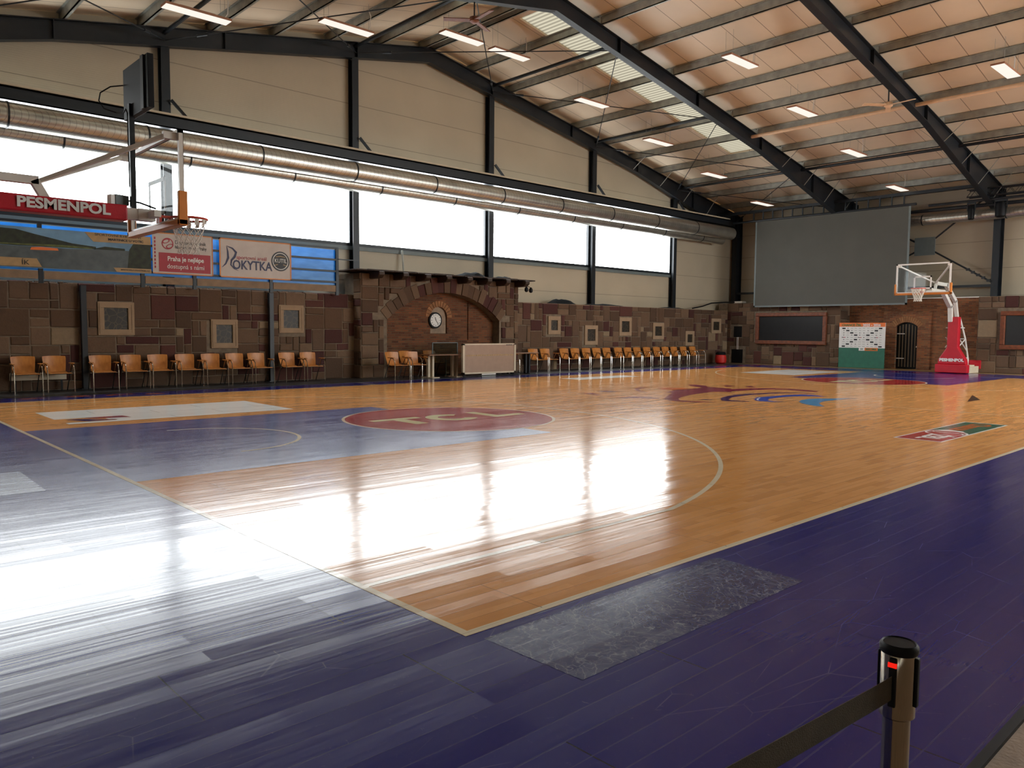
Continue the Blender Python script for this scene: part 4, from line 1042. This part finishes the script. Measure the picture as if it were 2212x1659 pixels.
tag(MB().tube([(28.6, 18.2, 2.58), (29.3, 18.1, 2.70), (30.0, 18.1, 2.86), (31.0, 18.0, 2.93), (31.25, 17.6, 2.93)], .03, 8).build('black_hose', 'black', smooth=True), 'black hose sagging over the stone wall in the room corner', 'hose')
tag(MB().box((31.4, 17.3, 2.885), (31.8, 17.75, 2.98)).build('white_junction_box', 'white_paint', bevel=.02), 'small white box lying on the corner stone wall', 'box')
tag(MB().tube([(12.55, 18.5, 3.3), (12.55, 18.6, 4.1)], .03, 8).build('vertical_pipe', 'galv'), 'thin grey upright pipe behind the plank canopy', 'pipe')
fl_ = empty('floodlight', (16.95, 17.25, 3.0), 0, 'small black twin floodlight hanging at the right end of the canopy', 'floodlight')
MB().lathe([(.03, .05), (.07, -.02), (.07, -.1), (.03, -.14)], (0, 0, 0), 12).build('lamp_head', 'black', fl_); MB().lathe([(.03, .05), (.07, -.02), (.07, -.1), (.03, -.14)], (.22, 0, -.02), 12).build('lamp_head', 'black', fl_)
MB().tube([(0, 0, .04), (.1, .1, .09), (.22, 0, .02)], .01, 6).build('bracket', 'black', fl_)
# ================================================================ CHAIRS
def make_chair(loc, rz, label, group):
    r = empty('armchair', loc, rz, label, 'chair', group)
    # curved plywood seat
    m = MB(); N = 8; prof = []
    for i in range(N+1):
        t_ = i/N; y = -.24+.46*t_; z = .455-.035*sin(pi*min(1, t_*1.1))+(.0 if t_ > .12 else -.02*(1-t_/.12)); prof.append((y, z))
    m.prism([(y, z) for y, z in prof]+[(y, z-.014) for y, z in prof[::-1]], -.225, .225, 'x'); m.build('seat', 'ply', r, bevel=.004)
    m = MB(); prof = [(.215, .44), (.25, .52), (.285, .64), (.315, .76), (.33, .82)]
    vs = []; W = [.205, .22, .235, .245, .24]
    for (y, z), w in zip(prof, W):
        for k_ in range(7):
            a = (k_/3-1); vs.append((a*w, y-.03*a*a+.0, z-(0.012*a*a if z > .8 else 0)))
    n = len(vs); vs += [(x, y+.014, z) for x, y, z in vs]
    fs = [(i*7+k_, i*7+k_+1, (i+1)*7+k_+1, (i+1)*7+k_) for i in range(4) for k_ in range(6)]
    fs += [tuple(j+n for j in f)[::-1] for f in fs]
    bd = [k_ for k_ in range(7)]+[i*7+6 for i in range(1, 5)]+[28+k_ for k_ in range(5, -1, -1)]+[i*7 for i in range(3, 0, -1)]
    fs += [(bd[i], bd[(i+1) % len(bd)], bd[(i+1) % len(bd)]+n, bd[i]+n) for i in range(len(bd))]
    m.add(vs, fs); m.build('backrest', 'ply', r, smooth=True)
    for s in (-1, 1):
        x = s*.275
        MB().tube([(x, -.25, 0), (x, -.245, .45), (x, -.22, .56), (x, -.15, .625), (x, -.05, .64)], .0125, 8).build('leg', 'chrome', r, smooth=True)
        MB().tube([(x*.96, .30, 0), (x, .12, .36), (x, -.02, .62), (x, -.05, .64)], .0125, 8).build('leg', 'chrome', r, smooth=True)
        MB().box((x-.028, -.20, .643), (x+.028, .10, .665)).build('armrest', 'ply', r, bevel=.008)
    m = MB()
    m.tube([(-.275, -.21, .415), (.275, -.21, .415)], .01, 6); m.tube([(-.275, .10, .40), (.275, .10, .40)], .01, 6)
    m.tube([(-.19, -.2, .415), (-.19, .2, .42), (-.19, .27, .62)], .009, 6); m.tube([(.19, -.2, .415), (.19, .2, .42), (.19, .27, .62)], .009, 6)
    m.build('seat_frame', 'chrome', r)
    return r
ordn = ['first', 'second', 'third', 'fourth', 'fifth', 'sixth', 'seventh', 'eighth', 'ninth', 'tenth', 'eleventh', 'twelfth', 'thirteenth', 'fourteenth', 'fifteenth']
G1 = 'armchairs in the row below the banners'
LX = (1.49, 2.135, 3.09, 3.805, 4.435, 5.115, 5.775, 6.43, 7.06, 7.965, 8.607)
ch0 = None
Rc = random.Random(2)
for i, x in enumerate(LX):
    lb = 'honey wood armchair with chrome legs, %s from the left in the row below the banners' % ordn[i]
    if ch0 is None: ch0 = make_chair((x, 17.42, .003), 0, lb, G1)
    else: dup(ch0, (x, 17.42+Rc.uniform(-.02, .02), .003), Rc.uniform(-.04, .04), lb, G1)
G2 = 'armchairs around the two tables'
for x, y, rz, lb in ((10.93, 16.52, .05, 'honey wood armchair standing leftmost in front of the arched block'),
                     (11.61, 16.53, -.05, 'honey wood armchair beside the left end of the left table'),
                     (11.98, 17.32, .25, 'armchair half hidden behind the one at the left table end'),
                     (12.95, 17.36, .0, 'armchair behind the left table, only its back top showing'),
                     (16.1, 17.2, .15, 'armchair just right of the white upright panel behind the right table')):
    dup(ch0, (x, y, .003), rz, lb, G2)
G3 = 'armchairs in the long row along the right stone wall'
RXP = (1171, 1196, 1236.7, 1259.5, 1284.2, 1304.4, 1327.8, 1352.5, 1373.4, 1393, 1413.9, 1434.2, 1453.8, 1472, 1491.5, 1511)
def at_y(U, V, Y):
    d = fw+r2*((U-1106)/F_PX)-u2*((V-829.5)/F_PX); t_ = (Y-CY)/d.y
    return CX+d.x*t_
RX = [17.72, 18.36, 19.40, 20.02, 20.65, 21.27, 21.90, 22.64, 23.27, 23.89, 24.56, 25.23, 25.88, 26.51, 27.21, 27.93]
for i, x in enumerate(RX):
    if i < 2: lb = ('armchair right behind the end of the right table' if i == 0 else 'armchair directly right of the right table end, before the gap')
    else: lb = 'honey wood armchair, %s of the fourteen in the closed row along the right stone wall' % ordn[i-2]
    dup(ch0, (x-.02, 17.40+Rc.uniform(-.02, .02), .003), Rc.uniform(-.012, .012), lb, G3)
bn = empty('low_bench', (1.8, 17.86, 0), 0, 'low pale bench board seen under the first two armchairs', 'bench')
MB().box((-.55, -.02, .26), (.6, .02, .43)).build('board', 'cream', bn)
for x in (-.45, .5): MB().box((x-.02, -.015, .003), (x+.02, .015, .26)).build('leg', 'steel', bn)

# ================================================================ TABLES AND BOARDS
def table(x0, x1, y0, y1, lb, legmat):
    r = empty('folding_table', ((x0+x1)/2, (y0+y1)/2, .003), 0, lb, 'table'); W, D = (x1-x0)/2, (y1-y0)/2
    MB().box((-W, -D, .70), (W, D, .728)).build('tabletop', 'table', r, bevel=.004)
    for s in (-1, 1):
        xx = s*(W-.28)
        for q in (-.08, .08): MB().box((xx+q-.035, -.05, .02), (xx+q+.035, .05, .70)).build('leg', legmat, r)
        MB().box((xx-.14, -D+.03, 0), (xx+.14, D-.03, .025)).build('foot', legmat, r)
table(11.94, 13.45, 16.28, 16.95, 'brown table with paired grey legs left of the white upright panel', 'cream')
table(15.30, 16.65, 16.27, 16.9, 'brown table with paired dark legs right of the white upright panel', 'steel')
ab = empty('advertising_panel', (14.27, 16.14, 0), 0, 'low wide off-white advertising panel on castors in front of the arch', 'advertising panel')
MB().box((-1.12, 0, .115), (1.12, .06, 1.05)).build('panel_face', 'led_panel', ab)
m = MB()
for a, b, c, d in ((-1.14, .10, 1.14, .15), (-1.14, 1.02, 1.14, 1.065), (-1.14, .1, -1.06, 1.06), (1.06, .1, 1.14, 1.06)): m.box((a, -.015, b), (c, .07, d))
m.build('frame', 'cream', ab)
m = MB(); R_ = random.Random(3); x = -1.0
while x < 1.0:
    w = R_.uniform(.02, .12); m.box((x, -.006, .67+R_.uniform(-.006, .006)), (x+w, -.001, .705+R_.uniform(-.008, .008))); x += w+R_.uniform(.005, .02)
m.build('reflected_print', 'p_tan', ab)
m = MB()
for a, b in ((.70, .76), (.775, .82), (.83, .90), (.91, .97), (1.02, 1.05)): m.box((a, -.0175, 1.005), (b, -.0155, 1.03))
m.build('small_print', 'p_black', ab)
m = MB()
for x in (-1.05, 1.05): m.tube([(x, .02, .05), (x, .04, .05)], .045, 12); m.box((x-.01, .0, .05), (x+.01, .05, .12))
m.build('castor', 'black', ab)
MB().box((-.33, .01, .004), (.27, .05, .095)).build('centre_foot', 'white_paint', ab)
MB().box((-1.1, .0, .02), (1.1, .05, .05)).build('base_bar', 'black', ab)
gs = empty('clear_screen', (13.1, 17.0, 0), 0, 'greenish see-through upright screen standing behind the left table', 'screen')
MB().box((-.50, 0, .02), (.50, .012, 1.08)).build('glass', 'tint_glass', gs)
m = MB(); m.box((-.52, -.01, .003), (-.49, .02, 1.09)); m.box((.49, -.01, .003), (.52, .02, 1.09)); m.box((-.52, -.01, 1.07), (.52, .02, 1.095)); m.build('frame', 'speaker_grey', gs)
rb = empty('sports_bag', (29.75, 17.35, .003), 0, 'shiny red bag with dark top standing by the corner fireplace niche', 'bag')
MB().lathe([(.17, 0), (.25, .06), (.27, .2), (.25, .36), (.22, .42)], (0, 0, 0), 16).build('bag_body', 'red_cloth', rb, smooth=True)
MB().lathe([(.23, .42), (.24, .5), (.2, .56), (.02, .57)], (0, 0, 0), 16).build('bag_top', 'black', rb, smooth=True)

# sponsor backdrop
sb = empty('sponsor_backdrop', (31.12, 0, 0), 0, 'sponsor backdrop, white grid of logos over a green lower half, left of the arched door', 'sponsor board')
y0, y1 = 10.42, 12.36
MB().box((0, y0, .01), (.03, y1, .86)).build('green_field', 'p_teal', sb)
MB().box((0, y0, .86), (.03, y1, 1.93)).build('white_field', 'white', sb)
MB().box((-.004, y0, 1.76), (-.001, y1, 1.93)).build('orange_header', 'p_orange', sb)
text('CHANCE ŽBL', 'p_green', (-.010, 11.83, 1.825), FACE_W, .135, sb, sx=1.02, bold=.003)
text('2025 - 2026', 'white', (-.010, 10.98, 1.825), FACE_W, .145, sb, sx=1.05, bold=.005)
m = MB(); dk = {(0, 0), (0, 9), (1, 1), (1, 8), (2, 2), (2, 7), (3, 3), (3, 6), (5, 3), (5, 6), (6, 2), (6, 7), (7, 1), (7, 8), (8, 0), (8, 9)}
m2 = MB(); m3 = MB(); R_ = random.Random(1)
for i in range(9):
    for j in range(10):
        yc = y1-.20-j*.172; zc = 1.69-i*.096
        if (i, j) in dk: m.box((-.006, yc-.07, zc-.03), (-.001, yc+.07, zc+.03))
        elif i == 4 and j in (0, 4, 8): m.box((-.006, yc, zc-.012), (-.001, yc+.08, zc+.012)); m3.box((-.006, yc-.08, zc-.012), (-.001, yc, zc+.012))
        elif R_.random() < .25: m.box((-.006, yc-.012, zc-.018), (-.001, yc+.015, zc+.018)); m2.box((-.005, yc-.06, zc-.005), (-.001, yc-.02, zc+.007))
        else: m2.box((-.005, yc-.055, zc-.007), (-.001, yc+.055, zc+.009))
m.build('dark_logos', 'p_black', sb); m2.build('faint_logos', 'galv', sb); m3.build('red_logos', 'p_red', sb)
MB().box((-.012, 11.24, .745), (-.002, 11.49, .872)).build('white_tag', 'white', sb); MB().box((-.012, 10.70, .745), (-.002, 11.24, .872)).build('orange_tag', 'p_orange', sb)
text('BEKOMA', 'p_green', (-.018, 10.97, .81), FACE_W, .10, sb, sx=1.1, bold=.003)
text('33', 'p_teal', (-.018, 11.365, .81), FACE_W, .09, sb, sx=1.2, bold=.003)

# ================================================================ BASKETS
def basket(bx, cy, zb, s, label, far, cbase):
    """bx: playing face of the board; s=+1 if the board faces +x"""
    r = empty('basketball_hoop_unit', (bx, cy, 0), 0 if s > 0 else pi, label, 'basketball hoop')
    # local frame: board faces +x, unit extends to -x
    bb = MB(); fr = .045
    for a, b, c, d in ((-.9, 0, .9, fr), (-.9, 1.05-fr, .9, 1.05), (-.9, 0, -.9+fr, 1.05), (.9-fr, 0, .9, 1.05)): bb.box((-.05, a, zb+b), (0, c, zb+d))
    board = bb.build('backboard_frame', 'white_paint', r)
    MB().box((-.018, -.9+fr, zb+fr), (-.006, .9-fr, zb+1.05-fr)).build('backboard_glass', 'glass', board)
    m = MB(); e = .05
    for a, b, c, d in ((-.295, .15, .295, .15+e), (-.295, .60-e, .295, .60), (-.295, .15, -.295+e, .60), (.295-e, .15, .295, .60)): m.box((-.005, a, zb+b), (.002, c, zb+d))
    for a, b, c, d in ((-.9, 0, .9, e), (-.9, 1.05-e, .9, 1.05), (-.9, 0, -.9+e, 1.05), (.9-e, 0, .9, 1.05)): m.box((-.004, a, zb+b), (.002, c, zb+d))
    m.build('target_lines', 'white' if far else 'target_tan', board)
    m = MB(); m.box((-.08, -.94, zb-.055), (.025, .94, zb+.02)); m.box((-.08, -.94, zb-.05), (.025, -.885, zb+.34)); m.box((-.08, .885, zb-.05), (.025, .94, zb+.34))
    m.build('board_padding', 'orange_pad', board, bevel=.01)
    # rim
    m = MB(); cxr = .15+.225+.0; zr = zb+.15
    m.tube([(cxr+.2285*cos(2*pi*i/40), .2285*sin(2*pi*i/40), zr) for i in range(40)], .013, 8, closed=True)
    m.box((.0, -.06, zr-.14), (.03, .06, zr+.0)); m.box((0, -.05, zr-.015), (cxr-.2, .05, zr+.008)); m.bar((.02, 0, zr-.12), (cxr-.2, 0, zr-.01), .05, .02)
    rim = m.build('rim', 'rim', r)
    m = MB(); lv = 7; nn = 12
    def P(a, l_):
        t_ = l_/lv; rad = .225-.105*min(1, t_*1.35)+(.012 if l_ == lv else 0); aa_ = 2*pi*a/nn
        return Vector((cxr+rad*cos(aa_), rad*sin(aa_), zr-.015-.43*t_))
    for k_ in range(nn):
        for sg in (-1, 1):
            m.tube([P(k_+sg*.5*l_, l_) for l_ in range(lv+1)], .007 if far else .0045, 4)
    for l_, rr_ in ((0, .006),): m.tube([P(a/2, .0) for a in range(nn*2)], rr_, 4, closed=True)
    band = [[P(a/2., 0) for a in range(nn*2)], [P(a/2., 1.25) for a in range(nn*2)]]
    for a in range(nn*2):
        if a % 2 == 0: m.add([band[0][a], band[0][(a+1) % (nn*2)], band[1][(a+1) % (nn*2)], band[1][a]], [(0, 1, 2, 3)])
    m.build('net', 'net', rim)
    # arms
    zl_, zu = zb+.14, zb+.41
    m = MB(); m.box((-.25, -.075, zl_-.07), (-.05, .075, zl_+.07)); m.box((-.14, -.3, zl_-.04), (-.06, .3, zl_+.04)); m.build('board_bracket', 'white_paint', r)
    if not far:
        m = MB(); m.bar((-2.6, 0, zl_), (-.25, 0, zl_), .13, .13); m.build('lower_arm', 'white_paint', r)
        m = MB(); m.bar((-1.22, 0, zl_+.05), (-1.34, 0, zu), .09, .09, (0, 1, 0)); m.bar((-1.30, 0, zu), (-2.6, 0, zu+.0), .09, .09); m.build('upper_arm', 'white_paint', r)
        pad = MB().box((-1.95, -.105, zl_-.10), (-.38, .105, zl_+.09)).build('arm_padding', 'red_pad', r, bevel=.02)
        text('PESMENPOL', 'white', (-1.06, -.118, zl_), (radians(90), 0, 0), .16, pad, sx=1.12, bold=.006)
        start = (-1.28, 0, zu)
    else:
        m = MB(); m.bar((-.15, 0, zl_), (-2.05, 0, zl_-.02), .13, .14); m.bar((-2.0, 0, zl_), (-2.85, 0, 2.5), .14, .15); m.bar((-2.84, 0, 2.55), (-2.95, 0, 1.95), .14, .15)
        m.build('lower_arm', 'white_paint', r)
        m = MB(); m.bar((-1.28, 0, zu), (-2.35, 0, zu-.02), .11, .12); m.bar((-2.3, 0, zu), (-3.35, 0, 2.72), .11, .15); m.bar((-3.33, 0, 2.76), (-3.62, 0, 2.1), .11, .14); m.bar((-1.22, 0, zl_+.05), (-1.30, 0, zu), .08, .08, (0, 1, 0))
        m.build('upper_arm', 'white_paint', r)
        start = (-1.25, 0, zu)
    for sd in (-1, 1):
        m = MB().bar(start, (-.16, sd*.82, zb+.97), .045, .045); m.box((-.2, sd*.82-.03, zb+.93), (-.0, sd*.82+.03, zb+1.01)); m.build('diagonal_stay', 'white_paint', r)
    # base: padded column, flare, block, rear lattice, counterweight
    yo = .09 if far else 0
    dx = -2.95
    bs = MB()
    prof = [(-.56, .02), (.56, .02), (.56, .34), (.50, .36), (.48, .50), (.20, .95), (.185, 1.08), (.185, 2.12), (-.185, 2.12), (-.185, 1.08), (-.20, .95), (-.48, .50), (-.50, .36), (-.56, .34)]
    def sec(poly, x0, x1): bs.prism([(y+yo, z) for y, z in poly], x0, x1, 'x')
    sec([(-.56, .02), (.56, .02), (.56, .34), (-.56, .34)], dx-.24, dx+.06)
    sec([(-.50, .34), (.50, .34), (.47, .52), (.19, .98), (.185, 2.13), (-.185, 2.13), (-.19, .98), (-.47, .52)], dx-.28, dx)
    col = bs.build('column_padding', 'red_pad', r, bevel=.03)
    if far: text('PESMENPOL', 'white', (dx+.006, .0+yo, .50), (radians(90), 0, radians(90)), .15, col, sx=1.05, bold=.008)
    m = MB()
    for sd in (-.22, .22):
        m.tube([(-3.62, sd*.5, 2.1), (-3.95, sd, 1.3), (-4.35, sd, .55), (-4.35, sd, .30)], .032, 8)
        m.tube([(dx-.25, sd, 1.72), (-3.8, sd, 1.72)], .022, 6); m.tube([(dx-.25, sd, 1.35), (-4.2, sd, .82)], .022, 6); m.tube([(dx-.25, sd, .98), (-3.98, sd, 1.30)], .022, 6)
        m.tube([(dx-.3, sd, .56), (-4.35, sd, .56)], .03, 6); m.tube([(dx-.3, sd, .38), (-4.35, sd, .38)], .03, 6)
    m.tube([(-3.95, -.22, 1.3), (-3.95, .22, 1.3)], .02, 6); m.tube([(-4.35, -.22, .45), (-4.35, .22, .45)], .02, 6)
    m.build('rear_lattice', 'white_paint', r)
    MB().box((-4.35, yo-.53, .01), (dx-.24, yo+.52, .26)).box((-4.2, yo-.4, .26), (-3.5, yo+.42, .31)).build('counterweight', 'cream', r)
    MB().box((-4.62, yo-.3, .15), (-4.37, yo+.56, .48)).build('rear_padding', 'red_pad', r)
    return r
basket(1.03, 7.33, 2.74, 1, 'near basketball backboard and hoop reaching in from the left edge on a red padded arm', False, 0)
basket(26.8, 7.5, 2.9, -1, 'far basketball hoop unit on a red padded column before the brick wall', True, 0)
sc = empty('shot_clock', (.745, 7.33, 0), 0, 'black shot clock panel on a dark pole above the near backboard, seen from behind', 'shot clock')
MB().box((-.03, -.03, 2.95), (.03, .03, 4.2)).build('pole', 'steel', sc)
MB().box((.0, -.62, 4.05), (.07, .27, 4.66)).build('clock_case', 'black', sc, bevel=.006)
MB().box((-.02, -.52, 4.05), (.0, -.42, 4.66)).build('rear_rib', 'steel', sc)
m = MB().tube([(0, .27, 4.48), (-.12, .36, 4.46), (-.22, .42, 4.38), (-.24, .42, 4.28), (-.2, .36, 4.18), (-.1, .22, 4.12), (-.06, .08, 4.1), (-.06, .0, 4.13), (-.05, -.03, 4.08), (-.045, -.03, 3.2)], .008, 6)
m.build('cable', 'black', sc)
cm_ = empty('backboard_camera', (.62, 7.42, 2.955), .3, 'small grey camera on a clamp behind the near backboard', 'camera')
MB().box((-.09, -.05, .03), (.09, .05, .15)).build('camera_body', 'speaker_grey', cm_, bevel=.008)
MB().box((-.14, -.04, .02), (-.09, .04, .14)).build('lens_hood', 'white_paint', cm_)
MB().tube([(.09, 0, .1), (.2, -.1, .08), (.35, -.2, .02)], .012, 6).build('clamp_arm', 'black', cm_)
MB().box((-.02, -.02, -.08), (.02, .02, .03)).build('clamp', 'black', cm_)

# ================================================================ QUEUE POST
qx, qy, qh = -.815, -2.345, .895
q = empty('queue_post', (qx, qy, -.012), 0, 'polished steel belt barrier post in the lower right foreground', 'barrier post')
MB().lathe([(.16, 0), (.165, .01), (.15, .02), (.03, .035)], (0, 0, 0), 32).build('base_plate', 'gold_chrome', q, smooth=True)
MB().tube([(0, 0, .03), (0, 0, qh-.14)], .026, 32).build('pole', 'gold_chrome', q, smooth=True)
hd = MB().lathe([(.028, qh-.155), (.0335, qh-.15), (.0335, qh-.02), (.033, qh-.018)], (0, 0, 0), 40).build('belt_head', 'gold_chrome', q, smooth=True)
MB().lathe([(.0345, qh-.022), (.0365, qh-.018), (.0365, qh-.008), (.032, qh-.002), (.030, qh-.004), (.001, qh-.004)], (0, 0, 0), 40).build('cap', 'black', q, smooth=True)
for a in (-176, -86, 4, 94):
    M_ = Matrix.Rotation(radians(a), 4, 'Z')
    MB().box((.0325, -.0075, qh-.125), (.0385, .0075, qh-.025), M_).build('belt_slot', 'black', q, bevel=.003)
M_ = Matrix.Rotation(radians(-176), 4, 'Z')
MB().box((.037, -.008, qh-.043), (.041, .008, qh-.034), M_).build('release_button', 'red_glow', q)
bt = MB(); pts = [(qx-.036, qy-.003), (qx-.045, qy-.003), (qx-.12, qy+.002), (qx-.6, qy+.042), (qx-1.6, qy+.125)]
zz = [qh-.085]*5
vs = []
for i, ((x, y), z) in enumerate(zip(pts, zz)):
    hh = .024; vs += [(x, y, z-hh-.012), (x, y, z+hh-.012), (x+.0006, y+.0015, z+hh-.012), (x+.0006, y+.0015, z-hh-.012)]
bt.add(vs, [(4*i+a, 4*i+(a+1) % 4, 4*i+4+(a+1) % 4, 4*i+4+a) for i in range(4) for a in range(4)]+[(0, 1, 2, 3), (19, 18, 17, 16)])
tag(bt.build('barrier_belt', 'belt'), 'dark olive webbing belt stretched from the steel post to the bottom edge', 'belt')

# lettering curves become plain meshes
dg = bpy.context.evaluated_depsgraph_get(); dg.update()
for o in [q for q in bpy.data.objects if q.type == 'FONT']:
    me = bpy.data.meshes.new_from_object(o.evaluated_get(dg))
    n_ = o.name; par = o.parent; loc = o.location.copy(); rot = o.rotation_euler.copy(); scl = o.scale.copy()
    bpy.data.objects.remove(o)
    c = bpy.data.objects.new('lettering', me); COL.objects.link(c)
    c.parent = par; c.location = loc; c.rotation_euler = rot; c.scale = scl
